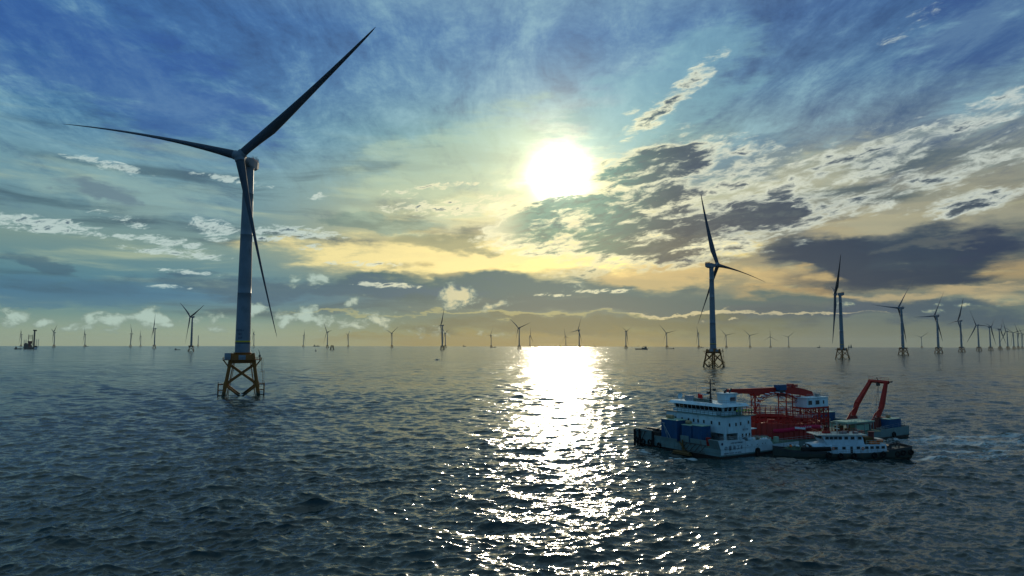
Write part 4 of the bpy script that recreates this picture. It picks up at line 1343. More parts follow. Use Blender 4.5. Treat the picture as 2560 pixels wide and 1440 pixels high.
for i in range(6):
    a1_, a2_ = a0_ + i * .04, a0_ + (i + 1) * .04
    pl.hexa([(CX + 13.3 * math.cos(a1_), CY + 13.3 * math.sin(a1_), 5.5 - i * .05), (CX + 13.3 * math.cos(a2_), CY + 13.3 * math.sin(a2_), 5.45 - i * .05), (CX + 13.35 * math.cos(a2_), CY + 13.35 * math.sin(a2_), 5.45 - i * .05), (CX + 13.35 * math.cos(a1_), CY + 13.35 * math.sin(a1_), 5.5 - i * .05)],
            [(CX + 13.3 * math.cos(a1_), CY + 13.3 * math.sin(a1_), 6.0 - i * .05), (CX + 13.3 * math.cos(a2_), CY + 13.3 * math.sin(a2_), 5.95 - i * .05), (CX + 13.35 * math.cos(a2_), CY + 13.35 * math.sin(a2_), 5.95 - i * .05), (CX + 13.35 * math.cos(a1_), CY + 13.35 * math.sin(a1_), 6.0 - i * .05)])
pl.build('white_sign_plate', M_LETTER, carousel)


# ---- gantry over the carousel
def lattice(mb, p, w, z0, z1, r=.13, step=2.2):
    x, y = p
    c = [(x - w, y - w), (x + w, y - w), (x + w, y + w), (x - w, y + w)]
    for a_ in c: mb.tube((*a_, z0), (*a_, z1), r, r, 6)
    n_ = max(1, int(round((z1 - z0) / step)))
    for k in range(n_):
        za, zb = z0 + (z1 - z0) * k / n_, z0 + (z1 - z0) * (k + 1) / n_
        for i in range(4):
            a_, b_2 = c[i], c[(i + 1) % 4]
            q = (a_, b_2) if (k + i) % 2 else (b_2, a_)
            mb.tube((*q[0], za), (*q[1], zb), r * .6, r * .6, 5)
            mb.tube((*a_, zb), (*b_2, zb), r * .6, r * .6, 5)


gy = 13.6
g1 = MB(); lattice(g1, (29.8, gy), .75, 2.56, 14.1); g1.hexa([(28.8, gy - .9, 13.6), (30.8, gy - .9, 13.6), (30.8, gy + .9, 13.6), (28.8, gy + .9, 13.6)], [(28.2, gy - .9, 14.5), (31.4, gy - .9, 14.5), (31.4, gy + .9, 14.5), (28.2, gy + .9, 14.5)])
g1.build('gantry_tower', M_CRANE, barge)
bm = MB()
rings = []
for x, z0, z1, w in ((18.6, 14.4, 15.8, .5), (19.6, 14.6, 15.9, .6), (24.0, 14.45, 15.75, .7), (30.0, 13.95, 15.75, .8), (40.0, 13.75, 15.7, .85), (46.5, 13.5, 15.6, .9), (51.0, 13.0, 14.9, .9), (54.6, 12.4, 14.0, .9), (55.2, 12.2, 13.2, .9)):
    rings.append([(x, gy - w, z0), (x, gy + w, z0), (x, gy + w, z1), (x, gy - w, z1)])
bm.loft(rings, smooth=False)
bm.tube((18.7, gy - .6, 14.5), (18.7, gy + .6, 14.5), .75, .75, 14)
boom = bm.build('crane_boom', M_CRANE, barge)
b2 = MB(); b2.tube((45.6, gy - 1.0, 16.0), (45.6, gy + 1.0, 16.0), .6, .6, 12); b2.box(46.4, 48.0, gy - .8, gy + .8, 15.6, 16.3); b2.build('boom_winch', M_CRANE, boom)
b2 = MB(); b2.rail([(40, gy - .8, 15.7), (54, gy - .8, 14.3)], 1.0, 1.6, .035); b2.build('boom_railing', M_STEEL, boom)
bb = MB(); bb.box(38.0, 40.9, gy - 1.9, gy - .9, 13.2, 15.6); bb.build('drive_box_lower', M_DARK, boom)
bb = MB(); bb.box(37.9, 41.0, gy - 2.2, gy - .2, 15.0, 16.5); bb.build('blue_drive_box', M_BLUE, boom)
# cable chute: curved guide with rollers
ar = MB()
arc = [(28.6, 11.6), (29.8, 12.9), (31.6, 13.7), (34.0, 14.15), (37.0, 14.2), (40.0, 14.0), (43.0, 13.3), (45.6, 12.2), (47.6, 10.9), (48.8, 9.4)]
ya = gy - 1.9
for yy in (ya - .45, ya + .45):
    ar.path([(x, yy, z) for x, z in arc], .14, 6)
    ar.path([(x, yy, z - .75) for x, z in arc[1:-2]], .08, 5)
for (x, z), (x2, z2) in zip(arc[1:-2], arc[2:-1]):
    ar.tube((x, ya - .45, z - .7), (x, ya - .45, z), .06, .06, 5); ar.tube((x, ya + .45, z - .7), (x, ya + .45, z), .06, .06, 5)
    ar.tube((x, ya - .45, z - .7), (x2, ya - .45, z2), .05, .05, 5)
ar.path([(27.6, ya, 9.2), (28.0, ya, 10.6), (28.6, ya, 11.7)], .08, 6)
chute = ar.build('cable_chute', M_CRANE, barge)
for i in range(12):
    u_ = i / 11.0 * (len(arc) - 1.001)
    k = int(u_); q = u_ - k
    x, z = arc[k][0] * (1 - q) + arc[k + 1][0] * q, arc[k][1] * (1 - q) + arc[k + 1][1] * q
    ro = MB(); ro.tube((x, ya - .62, z + .18), (x, ya + .62, z + .18), .2, .2, 10); ro.build('guide_roller', M_LETTER, chute)
# right gantry legs, cabin tower
g2 = MB()
for x, y in ((43.4, 11.4), (43.4, 16.2), (47.0, 11.4), (47.0, 16.2)): g2.tube((x, y, 2.56), (x, y, 13.6), .16, .16, 6)
for z in (6.0, 8.6, 11.2, 12.9):
    g2.tube((43.4, 11.4, z), (47, 11.4, z), .1, .1, 5); g2.tube((43.4, 16.2, z), (47, 16.2, z), .1, .1, 5)
    g2.tube((43.4, 11.4, z), (43.4, 16.2, z), .1, .1, 5); g2.tube((47.0, 11.4, z), (47.0, 16.2, z), .1, .1, 5)
for za, zb in ((6.0, 8.6), (8.6, 11.2), (11.2, 12.9)):
    g2.tube((43.4, 11.4, za), (47, 11.4, zb), .07, .07, 5); g2.tube((47, 16.2, za), (43.4, 16.2, zb), .07, .07, 5)
g2.build('gantry_tower', M_CRANE, barge)
g3 = MB()
cx0, cx1, cy0, cy1 = 44.8, 55.4, 8.0, 12.2
g3.box(cx0 - .4, cx1, cy0 - .2, cy1 + .2, 9.5, 9.95)
for x in (50.6, cx1 - .15, 53.0):
    for y in (cy0, cy1): g3.tube((x, y, 2.56), (x, y, 9.5), .2, .2, 6)
for y in (cy0, cy1):
    for za, zb in ((2.6, 5.4), (5.4, 7.6), (7.6, 9.5)):
        for xa, xb in ((50.6, 53.0), (53.0, cx1 - .15)):
            g3.tube((xa, y, za), (xb, y, zb), .12, .12, 5); g3.tube((xb, y, za), (xa, y, zb), .12, .12, 5)
        g3.tube((50.6, y, zb), (cx1 - .15, y, zb), .12, .12, 5)
for za in (5.4, 7.6):
    g3.tube((cx1 - .15, cy0, za), (cx1 - .15, cy1, za), .12, .12, 5)
g3.build('cabin_tower', M_CRANE, barge)
cbm = MB(); cbm.box(45.4, 55.3, cy0, cy1, 9.952, 12.6); cbm.box(45.2, 55.5, cy0 - .15, cy1 + .15, 12.6, 12.75)
cabin = cbm.build('control_cabin', M_WHITE, barge)
for x, w, hh in ((46.8, 1.6, 1.1), (50.2, 1.7, 1.1), (53.1, .5, .9)):
    window(cabin, (x, cy0, 11.3), w, hh, 'y')
cf = MB(); cf.rail([(45.6, cy0 + .1, 12.75), (55.1, cy0 + .1, 12.75), (55.1, cy1, 12.75)], 1.0, 1.6, .035); cf.build('cabin_railing', M_STEEL, cabin)
cf = MB(); cf.box(52.4, 53.6, 9.5, 10.4, 12.76, 13.7); cf.build('cabin_air_unit', M_STEEL, cabin)
cf = MB(); cf.tube((54.5, 10, 12.76), (54.5, 10, 15.4), .05, .03, 5); cf.build('cabin_antenna', M_STEEL, cabin)

# ---- stern A-frame
af = MB()


def leg(mb, p, w=.55):
    for (a_, b_3, wa, wb) in p:
        a_, b_3 = Vector(a_), Vector(b_3)
        d_ = (b_3 - a_).normalized(); s_ = Vector((0, 1, 0)); n_ = d_.cross(s_).normalized()
        mb.hexa([a_ + s_ * wa + n_ * wa, a_ - s_ * wa + n_ * wa, a_ - s_ * wa - n_ * wa, a_ + s_ * wa - n_ * wa], [b_3 + s_ * wb + n_ * wb, b_3 - s_ * wb + n_ * wb, b_3 - s_ * wb - n_ * wb, b_3 + s_ * wb - n_ * wb])


for y0_, yk, y1_, x0_, xk, x1_, z0_ in ((11.6, 11.4, 10.6, 73.2, 75.2, 81.8, 5.6), (4.4, 4.5, 4.3, 74.6, 77.2, 79.6, 6.0)):
    m = MB(); leg(m, [((x0_, y0_, z0_), (xk, yk, 9.6), .42, .6), ((xk, yk, 9.6), (x1_, y1_, 16.6), .6, .42)]); m.build('a_frame_leg', M_CRANE, barge)
    m = MB(); m.tube((x0_ - 3.6, y0_, z0_ - 1.2), (x0_ - 1.2, y0_, z0_ + 1.2), .3, .3, 8); m.tube((x0_ - 1.2, y0_, z0_ + 1.2), (xk - .5, yk, 9.0), .17, .17, 8); m.build('hydraulic_ram', M_CRANE, barge)
    m = MB(); m.hexa([(x0_ - 2.2, y0_ - 1.1, 2.56), (x0_ + 1.8, y0_ - 1.1, 2.56), (x0_ + 1.8, y0_ + 1.1, 2.56), (x0_ - 2.2, y0_ + 1.1, 2.56)], [(x0_ - 1.1, y0_ - .8, 6.0), (x0_ + .8, y0_ - .8, 6.0), (x0_ + .8, y0_ + .8, 6.0), (x0_ - 1.1, y0_ + .8, 6.0)]); m.build('a_frame_foot', M_MAROON, barge)
m = MB()
A_, B_ = Vector((81.8, 11.2, 16.6)), Vector((79.6, 3.4, 16.5))
m.tube(A_, B_, .52, .52, 4); m.rail([A_ + Vector((0, 0, .5)), B_ + Vector((0, 0, .5))], .9, 1.6, .035)
beam = m.build('a_frame_beam', M_CRANE, barge)
m = MB(); m.box(80.2, 81.2, 7.2, 7.9, 15.2, 16.2); m.tube((80.7, 7.5, 16.9), (80.4, 7.8, 18.0), .12, .08, 6); m.tube((79.5, 3.2, 16.6), (79.4, 2.2, 16.8), .22, .2, 6); m.build('sheave_block', M_DARK, beam)
for p_ in ((75.8, 4.6, 9.0), (76.2, 6.2, 6.0), (74.0, 7.0, 6.0)):
    m = MB(); m.tube((80.6, 7.5, 15.4), p_, .045, .045, 4); m.build('hoist_wire', M_DARK, beam)
# aft deck house with pale roof, rails, deck gear
m = MB(); m.box(56.5, 70.5, 3.0, 8.4, 5.1, 5.35); m.box(57.0, 62.0, 3.4, 8.0, 5.352, 5.6); m.build('aft_shelter_roof', M_ROOF, barge)
m = MB()
for x in (57, 61, 65.5, 70): 
    for y in (3.2, 8.2): m.tube((x, y, 2.56), (x, y, 5.1), .12, .12, 6)
m.box(64.0, 70.2, 6.4, 6.6, 2.56, 5.1)
m.tube((57, 3.2, 4.9), (70, 3.2, 4.9), .08, .08, 5); m.tube((57, 8.2, 4.9), (70, 8.2, 4.9), .08, .08, 5); m.tube((57, 3.2, 4.9), (57, 8.2, 4.9), .08, .08, 5); m.tube((70, 3.2, 4.9), (70, 8.2, 4.9), .08, .08, 5)
m.build('aft_shelter_frame', M_STEEL, barge)
m = MB(); m.box(62.8, 69.0, 4.0, 6.2, 2.56, 4.4); m.build('aft_machinery', M_ROOF, barge)
m = MB(); m.rail([(57, 3.0, 5.36), (70.4, 3.0, 5.36), (70.4, 8.3, 5.36)], 1.1, 1.6, .04); m.rail([(70, 1.0, 2.56), (83, 1.0, 3.4)], 1.1, 1.6, .04); m.rail([(82.8, 1, 3.4), (82.8, 29.5, 3.4)], 1.1, 1.8, .04); m.build('aft_railing', M_STEEL, barge)
m = MB(); m.rail([(0.6, 0.5, 4.5), (8.6, 0.5, 4.4), (18, 0.5, 3.9)], .9, 1.2, .035); m.rail([(22, 0.4, 2.56), (56, 0.4, 2.56)], 1.0, 2.0, .035); m.build('side_railing', M_STEEL, barge)
rngb = random.Random(5)
for k in range(26):
    x, y, w = rngb.uniform(52, 82), rngb.uniform(1.5, 26), rngb.uniform(.3, 1.1)
    hh = rngb.uniform(.5, 1.9)
    if 50 < x < 56 and 7 < y < 13: continue
    m = MB(); m.box(x - w, x + w, y - w * .7, y + w * .7, 2.56, 2.56 + hh); m.tube((x, y, 2.56 + hh), (x + w * .5, y, 2.9 + hh), .12, .12, 6)
    m.build('deck_equipment', (M_MAROON, M_DECK, M_STEEL, M_OCHRE)[k % 4], barge)
for k in range(20):
    x, y, w = rngb.uniform(17.5, 24.5), rngb.uniform(1.2, 7), rngb.uniform(.2, .7)
    m = MB(); m.box(x - w, x + w, y - w * .7, y + w * .7, 2.56, 2.56 + rngb.uniform(.4, 1.4)); m.build('deck_equipment', (M_DECK, M_STEEL, M_ROOF)[k % 3], barge)
m = MB(); m.box(1.5, 5.5, 22.5, 29.5, 2.56, 4.2); m.box(2.0, 3.4, 24.5, 27.5, 4.2, 5.0); m.tube((3, 22.8, 4.5), (3, 29, 4.5), .3, .3, 8); m.build('bow_machinery', M_DARK, barge)


# ---- things carried on deck (top-level objects)
def W_(x, y, z):
    return Vector(BARGE_O) + BU * x + BV * y + Vector((0, 0, z))


def blue_unit(x, y, z, lx, ly, lz, label, group='blue machinery housings on the barge', roll=True):
    root = empty('machinery_housing', W_(x, y, z), BARGE_RZ)
    tag(root, label, 'machinery', group)
    m = MB(); m.box(-lx / 2, lx / 2, -ly / 2, ly / 2, 0, lz)
    for k in range(int(ly / .45)):
        yy = -ly / 2 + .2 + k * .45
        m.box(-lx / 2 - .05, -lx / 2, yy, yy + .2, .15, lz - .15)
    for k in range(int(lx / .45)):
        xx = -lx / 2 + .2 + k * .45
        m.box(xx, xx + .2, -ly / 2 - .05, -ly / 2, .15, lz - .15)
    m.build('housing_box', M_BLUE, root)
    m = MB(); m.box(-lx / 2 - .1, lx / 2 + .1, -ly / 2 - .1, ly / 2 + .1, lz, lz + .12); m.build('housing_lid', M_ROOF, root)
    if roll:
        m = MB(); m.tube((0, ly * .05, lz + .62), (0, ly * .45, lz + .66), .5, .5, 14); m.build('canvas_roll', M_TAN, root)
    return root


blue_unit(3.1, 18.6, 2.56, 4.0, 5.8, 5.4, 'large blue machinery housing at the left bow with a tan roll on top')
blue_unit(3.2, 12.6, 2.56, 3.4, 3.4, 4.5, 'middle blue machinery housing at the bow with a tan roll on top')
blue_unit(3.2, 9.0, 2.56, 3.2, 3.2, 4.7, 'blue machinery housing at the bow nearest the red drum, no roll', roll=False)
blue_unit(80.0, 26.4, 2.56, 8.0, 3.2, 2.9, 'far blue machinery housing left of the A-frame, dark roll on top')
blue_unit(77.8, 2.4, 2.9, 6.4, 2.8, 2.7, 'blue machinery housing at the stern under the right leg of the A-frame')
dr = MB(); dr.lathe([(.62, 0), (.66, .05), (.62, .1), (.62, .9), (.66, .95), (.62, 1.0), (.62, 1.9), (.66, 1.95), (.6, 2.0)], 20)
o = dr.build('oil_drum', M_CRANE); o.location = W_(2.6, 6.2, 2.56); tag(o, 'red drum standing at the bow beside the blue housings', 'drum')
for k, (x, y, lab) in enumerate(((13.2, 1.6, 'white life raft canister by the rail, under the small side windows'), (18.0, 1.6, 'white life raft canister near the end of the raised side bulwark'))):
    root = empty('life_raft', W_(x, y, 3.55 if k else 4.0), BARGE_RZ); tag(root, lab, 'life raft', 'life rafts along the barge rail')
    m = MB(); m.lathe([(.2, -1.2), (.5, -1.05), (.52, 0), (.55, .02), (.52, .04), (.5, 1.05), (.2, 1.2)], 16, Matrix.Rotation(rad(90), 4, 'Y')); m.build('canister', M_WHITE, root)
    m = MB()
    for xx in (-.7, .7): m.box(xx - .05, xx + .05, -.45, .45, -1.3, -.45)
    m.build('cradle', M_STEEL, root)
for x, y, z, lx, ly, lz, lab in ((79.5, 5.9, 2.56, 3.0, 2.4, 3.0, 'maroon cargo container on the stern beside the blue housing'), (82.0, 3.9, 3.0, 1.6, 2.2, 2.2, 'small maroon locker at the very stern corner')):
    m = MB(); m.box(-lx / 2, lx / 2, -ly / 2, ly / 2, 0, lz)
    for k in range(int(lx / .4)): m.box(-lx / 2 + .1 + k * .4, -lx / 2 + .25 + k * .4, -ly / 2 - .05, -ly / 2, .1, lz - .1)
    o = m.build('cargo_container', M_MAROON); o.location = W_(x, y, z); o.rotation_euler = (0, 0, BARGE_RZ); tag(o, lab, 'container', 'maroon boxes on the stern')


# ---- crew
M_SKIN = paint('skin', (0.42, 0.24, 0.16), 0.6, vary=0.03)
M_VEST = paint('hi_vis_vest', (0.42, 0.62, 0.05), 0.7, vary=0.05)
M_COVER = paint('work_trousers', (0.03, 0.05, 0.10), 0.8)
M_HELM = paint('white_helmet', (0.75, 0.75, 0.72), 0.4)
M_HELMR = paint('red_helmet', (0.6, 0.04, 0.03), 0.4)


def person(x, y, z, rz, lean, label, helm=M_HELM, raised=False):
    """one skinned body with clothing as parts"""
    root = empty('person', W_(x, y, z), rz)
    tag(root, label, 'person', 'crew standing along the bridge wing rail')
    verts = [(0, 0, .92), (0, 0, 1.18), (0, lean * .3, 1.42), (0, lean * .5, 1.52), (0, lean * .6, 1.66),
             (.10, 0, .88), (.12, -.02, .48), (.12, .03, .07), (.12, -.12, .03), (-.10, 0, .88), (-.13, .02, .48), (-.13, .05, .07), (-.13, -.10, .03),
             (.19, lean * .3, 1.40), (.26, -.06, 1.14), (.22, -.30 if not raised else -.16, 1.04 if not raised else 1.5), (-.19, lean * .3, 1.40), (-.27, -.04, 1.14), (-.22, -.26, 1.02)]
    edges = [(0, 1), (1, 2), (2, 3), (3, 4), (0, 5), (5, 6), (6, 7), (7, 8), (0, 9), (9, 10), (10, 11), (11, 12), (2, 13), (13, 14), (14, 15), (2, 16), (16, 17), (17, 18)]
    rads = [.13, .13, .13, .055, .10, .085, .06, .045, .04, .085, .06, .045, .04, .06, .045, .035, .06, .045, .035]
    me = bpy.data.meshes.new('body'); me.from_pydata(verts, edges, [])
    ob = bpy.data.objects.new('body', me); scene.collection.objects.link(ob)
    ob.modifiers.new('skin', 'SKIN')
    sk = me.skin_vertices[0].data
    for i, r__ in enumerate(rads): sk[i].radius = (r__, r__)
    sk[0].use_root = True
    ob.modifiers.new('sub', 'SUBSURF').levels = 1
    dg = bpy.context.evaluated_depsgraph_get(); dg.update()
    m2 = bpy.data.meshes.new_from_object(ob.evaluated_get(dg)); bpy.data.objects.remove(ob)
    m2.materials.clear(); m2.materials.append(M_SKIN); m2.materials.append(M_COVER)
    for p in m2.polygons:
        p.use_smooth = True
        if p.center[2] < .98 or (p.center[2] < 1.4 and abs(p.center[0]) > .2 and p.center[1] > -.2): p.material_index = 1
    m2.name = 'body'
    o = bpy.data.objects.new('body', m2); scene.collection.objects.link(o); o.parent = root
    v = MB(); v.lathe([(.20, .95), (.19, 1.15), (.22, 1.36), (.13, 1.47)], 12, Matrix.Diagonal((1, .8, 1, 1))); v.build('vest', M_VEST, root)
    hm = MB(); hm.lathe([(.16, 0), (.125, .01), (.12, .06), (.08, .12), (.01, .14)], 12, Matrix.Translation((0, lean * .6, 1.70))); hm.build('helmet', helm, root)
    return root


PEOPLE = [(11.0, 4.15, 'crew member in yellow vest at the bridge wing rail, furthest left of the group', M_HELM, False),
          (12.3, 4.2, 'crew member in vest and red helmet, second from the left at the wing rail', M_HELMR, False),
          (13.4, 4.15, 'crew member with one arm raised, third from the left at the wing rail', M_HELM, True),
          (14.4, 4.2, 'crew member in vest, fourth from the left at the wing rail', M_HELM, False),
          (15.6, 4.15, 'crew member in vest and red helmet, fifth from the left near the rail corner', M_HELMR, False),
          (16.9, 4.3, 'crew member at the right corner of the bridge wing rail', M_HELM, False)]
for i, (x, y, lab, hl, ra) in enumerate(PEOPLE):
    person(x, y, 9.83, BARGE_RZ + rad((i * 37) % 50 - 25), -.12, lab, hl, ra)


# ------------------------------------------------------------------ work boat alongside
M_BHULL = paint('boat_hull_green_black', (0.045, 0.055, 0.045), 0.6, wear=(0.12, 0.07, 0.03), wear_amt=0.7, scale=0.4)
M_BWHITE = paint('boat_white_paint', (0.58, 0.68, 0.74), 0.5, wear=(0.27, 0.22, 0.16), wear_amt=0.6, scale=0.5)
M_BCREAM = paint('boat_cream_roof', (0.52, 0.50, 0.42), 0.6, wear=GRIME, wear_amt=0.4)
boat = empty('work_boat', (66.0, 171.3, 0.0), rad(0.5))
tag(boat, 'white and black work boat with raked wheelhouse moored alongside the barge', 'work boat')
# hull as lofted sections, bow to the left
rings = []
for x, hw, zk, zd in ((0.0, 0.35, 0.2, 2.1), (1.2, 1.4, -.5, 1.8), (3.5, 2.7, -1.2, 1.45), (8, 3.5, -1.6, 1.15), (16, 3.7, -1.6, 1.15), (24, 3.7, -1.6, 1.4), (29, 3.6, -1.5, 1.9), (33.4, 3.2, -.6, 2.5)):
    rings.append([(x, 3.8 - hw, zd), (x, 3.8 - hw * .97, .4), (x, 3.8 - hw * .6, zk), (x, 3.8 + hw * .6, zk), (x, 3.8 + hw * .97, .4), (x, 3.8 + hw, zd)])
hb = MB(); hb.loft(rings, smooth=False); hb.build('hull', M_BHULL, boat)
# bulwark rails at the ends
bw = MB()
pts = [(0.0, .35, 2.1), (1.2, 1.4, 1.8), (3.5, 2.7, 1.45), (8, 3.5, 1.15), (12, 3.6, 1.15)]
for (x, hw, z), (x2, hw2, z2) in zip(pts[:-1], pts[1:]):
    for s in (-1, 1):
        bw.hexa([(x, 3.8 + s * hw, z), (x2, 3.8 + s * hw2, z2), (x2, 3.8 + s * (hw2 - .1), z2), (x, 3.8 + s * (hw - .1), z)],
                [(x, 3.8 + s * hw, z + .6), (x2, 3.8 + s * hw2, z2 + .6), (x2, 3.8 + s * (hw2 - .1), z2 + .6), (x, 3.8 + s * (hw - .1), z + .6)])
bw.build('bow_bulwark', M_DARK, boat)
bw = MB()
pts = [(27.3, 3.62, 1.7), (29, 3.6, 1.9), (33.4, 3.2, 2.5)]
for (x, hw, z), (x2, hw2, z2) in zip(pts[:-1], pts[1:]):
    for s in (-1, 1):
        bw.hexa([(x, 3.8 + s * hw, z), (x2, 3.8 + s * hw2, z2), (x2, 3.8 + s * (hw2 - .1), z2), (x, 3.8 + s * (hw - .1), z)],
                [(x, 3.8 + s * hw, z + .5), (x2, 3.8 + s * hw2, z2 + .5), (x2, 3.8 + s * (hw2 - .1), z2 + .5), (x, 3.8 + s * (hw - .1), z + .5)])
bw.box(33.25, 33.45, .6, 7.0, 2.4, 3.1)
bw.build('stern_bulwark', M_DARK, boat)
lh = MB()
lh.hexa([(13.8, 1.0, 1.16), (27.4, 1.0, 1.45), (27.4, 6.6, 1.45), (13.8, 6.6, 1.16)], [(13.0, 1.0, 3.0), (27.2, 1.0, 3.45), (27.2, 6.6, 3.45), (13.0, 6.6, 3.0)])
lower = lh.build('lower_house', M_BWHITE, boat)
for x in (14.6, 16.6, 20.2, 22.3, 23.6, 25.0, 26.4):
    window(lower, (x, .99, 2.45 + (x - 14) * .02), .75, .55, 'y')
dr = MB(); dr.box(18.2, 18.8, .93, 1.0, 1.3, 2.9); dr.build('door', M_DARK, lower)
for x in (13.9, 21.3):
    t = MB(); t.torus((x, .86, 2.4), .3, .09, 'Y', 16, 6); t.build('lifebuoy', M_ORANGE, lower)
# white raised fore part sweeping up to the wheelhouse
fp = MB()
fp.hexa([(10.6, 1.3, 1.4), (14.5, .98, 1.3), (14.5, 6.62, 1.3), (10.6, 6.3, 1.4)], [(8.8, 2.2, 3.2), (13.6, .96, 3.05), (13.6, 6.64, 3.05), (8.8, 5.4, 3.2)])
fp.hexa([(8.8, 2.2, 3.201), (13.6, .96, 3.051), (13.6, 6.64, 3.051), (8.8, 5.4, 3.201)], [(12.0, 3.6, 4.0), (13.4, 1.5, 3.9), (13.4, 6.1, 3.9), (12.0, 4.0, 4.0)])
fp.build('raised_foredeck', M_BWHITE, boat)
uh = MB()
uh.hexa([(12.6, 1.15, 3.06), (21.9, 1.15, 3.3), (21.9, 6.45, 3.3), (12.6, 6.45, 3.06)], [(11.9, 1.1, 4.35), (21.6, 1.15, 4.6), (21.6, 6.45, 4.6), (11.9, 6.5, 4.35)])
uh.hexa([(11.9, 1.1, 4.352), (21.6, 1.15, 4.602), (21.6, 6.45, 4.602), (11.9, 6.5, 4.352)], [(11.3, 1.1, 5.45), (21.3, 1.2, 5.55), (21.3, 6.4, 5.55), (11.3, 6.5, 5.45)])
upper = uh.build('wheelhouse', M_BWHITE, boat)
for k in range(5):
    y0 = 1.5 + k * .98
    m = MB(); m.hexa([(11.83, y0, 4.45), (11.9, y0, 4.45), (11.9, y0 + .75, 4.45), (11.83, y0 + .75, 4.45)], [(11.3, y0, 5.3), (11.4, y0, 5.3), (11.4, y0 + .75, 5.3), (11.3, y0 + .75, 5.3)]); m.build('front_window', M_GLASS, upper)
for x, w in ((12.2, .8), (13.3, .8), (14.4, .8), (15.5, .8), (17.0, .8), (18.6, .8), (20.4, .8)):
    window(upper, (x + .3, 1.1, 4.95), w, .6, 'y')
rf = MB(); rf.hexa([(9.9, .5, 5.6), (22.4, .7, 5.65), (22.4, 6.9, 5.65), (9.9, 7.1, 5.6)], [(10.0, .6, 5.78), (22.3, .8, 5.83), (22.3, 6.8, 5.83), (10.0, 7.0, 5.78)])
rfo = rf.build('wheelhouse_roof', M_BCREAM, boat)
m = MB(); m.rail([(11, 1.1, 5.8), (22, 1.2, 5.85), (22, 6.4, 5.85), (11, 6.5, 5.8)], .8, 1.3, .035, None, True); m.build('roof_railing', M_CRANE, rfo)
for k, (x, y, w, hh, mt) in enumerate(((13.5, 3.6, .9, .5, M_CRANE), (17.2, 2.6, .8, .6, M_STEEL), (18.8, 4.4, .7, .5, M_DARK), (20.4, 2.6, .5, .55, M_STEEL))):
    m = MB(); m.box(x - w, x + w, y - .5, y + .5, 5.84, 5.84 + hh); m.build('roof_locker', mt, rfo)
m = MB(); m.tube((16.4, 3.8, 5.8), (16.4, 3.8, 8.9), .16, .09, 8); m.tube((16.4, 2.6, 7.6), (16.4, 5.0, 7.6), .05, .05, 5); m.tube((16.4, 3.0, 8.3), (16.4, 4.6, 8.3), .05, .05, 5); m.box(16.1, 16.7, 3.0, 4.6, 6.9, 7.05)
m.build('mast', M_BCREAM, boat)
m = MB(); m.box(22.6, 24.6, 2.2, 5.4, 3.46, 5.0); m.build('rusty_engine_casing', M_OCHRE, boat)
m = MB(); m.tube((24.9, 3.8, 3.4), (25.0, 3.8, 6.0), .75, .65, 14); m.tube((25.0, 3.8, 6.0), (25.0, 3.8, 6.25), .8, .8, 14); m.build('funnel', M_MAROON, boat)
m = MB(); m.box(23.4, 25.8, 1.3, 2.0, 3.46, 4.0); m.tube((25.2, 1.5, 4.2), (26.6, 1.5, 4.2), .35, .35, 10); m.build('orange_deck_float', M_ORANGE, boat)
m = MB(); m.box(25.8, 27.4, 2.6, 5.6, 3.46, 4.5); m.rail([(22.3, 1.1, 3.4), (27.2, 1.1, 3.46), (27.2, 6.4, 3.46)], .9, 1.1, .035); m.build('upper_deck_locker', M_BCREAM, boat)
m = MB(); m.rail([(13.2, .4, 1.2), (27.5, .3, 1.6)], .9, 1.5, .03); m.build('side_railing', M_STEEL, boat)
for k, (x, z) in enumerate(((12.3, .95), (15.2, .75), (18.6, .8), (23.6, .95), (25.8, 1.2), (29.6, 1.2), (31.0, 1.5), (32.9, 1.6))):
    t = MB(); t.torus((x, .02 - (.1 if x < 28 else -.25), z), .52, .23, 'Y'); t.build('tyre_fender', M_RUBBER, boat)
m = MB(); m.tube((6.0, 0.9, 2.2), (13.0, .55, 2.35), .55, .55, 12); m.build('long_fender_roll', M_RUBBER, boat)
# nets and gear heaped on the foredeck
M_NET = paint('green_fishing_net', (0.05, 0.085, 0.05), 0.9, wear=(0.25, 0.30, 0.28), wear_amt=0.5, scale=2.0, streak=False)
rng = random.Random(11)
nt = MB()
rings = []
for i in range(26):
    ring_ = []
    u_ = i / 25.0
    for j in range(14):
        v_ = j / 13.0
        hgt = (math.sin(PI * u_) ** .6) * (math.sin(PI * v_) ** .6) * 1.1 + rng.uniform(-.16, .16) * math.sin(PI * u_) * math.sin(PI * v_)
        ring_.append((2.2 + 7.0 * u_, 2.0 + 3.8 * v_, 1.5 + hgt - .02 * (i % 3)))
    rings.append(ring_)
vs = [p for r__ in rings for p in r__]
fs = [(i * 14 + j, i * 14 + j + 1, (i + 1) * 14 + j + 1, (i + 1) * 14 + j) for i in range(25) for j in range(13)]
nt.add(vs, fs)
o = nt.build('fishing_net', M_NET); o.location = boat.location; tag(o, 'heap of dark green net on the foredeck of the work boat', 'net')
M_PALE = paint('pale_gear', (0.42, 0.50, 0.50), 0.8)
for k in range(9):
    x, y = 3.0 + rng.uniform(0, 5.5), 2.2 + rng.uniform(0, 2.6)
    m = MB(); m.lathe([(.05, -.34), (.2, -.26), (.28, 0), (.2, .26), (.05, .34)], 10, Matrix.Rotation(rng.uniform(0, 3), 4, 'Y') @ Matrix.Rotation(rng.uniform(0, 3), 4, 'X'))
    mt = M_ORANGE if k == 4 else M_PALE
    o = m.build('float', mt); o.location = boat.location + Vector((x, y, 2.75))
    if k == 4:
        tag(o, 'orange float lying on the net of the work boat', 'float', 'floats on the net')
    else:
        tag(o, 'pale float lying on the dark net of the work boat', 'float', 'floats on the net')
m = MB()
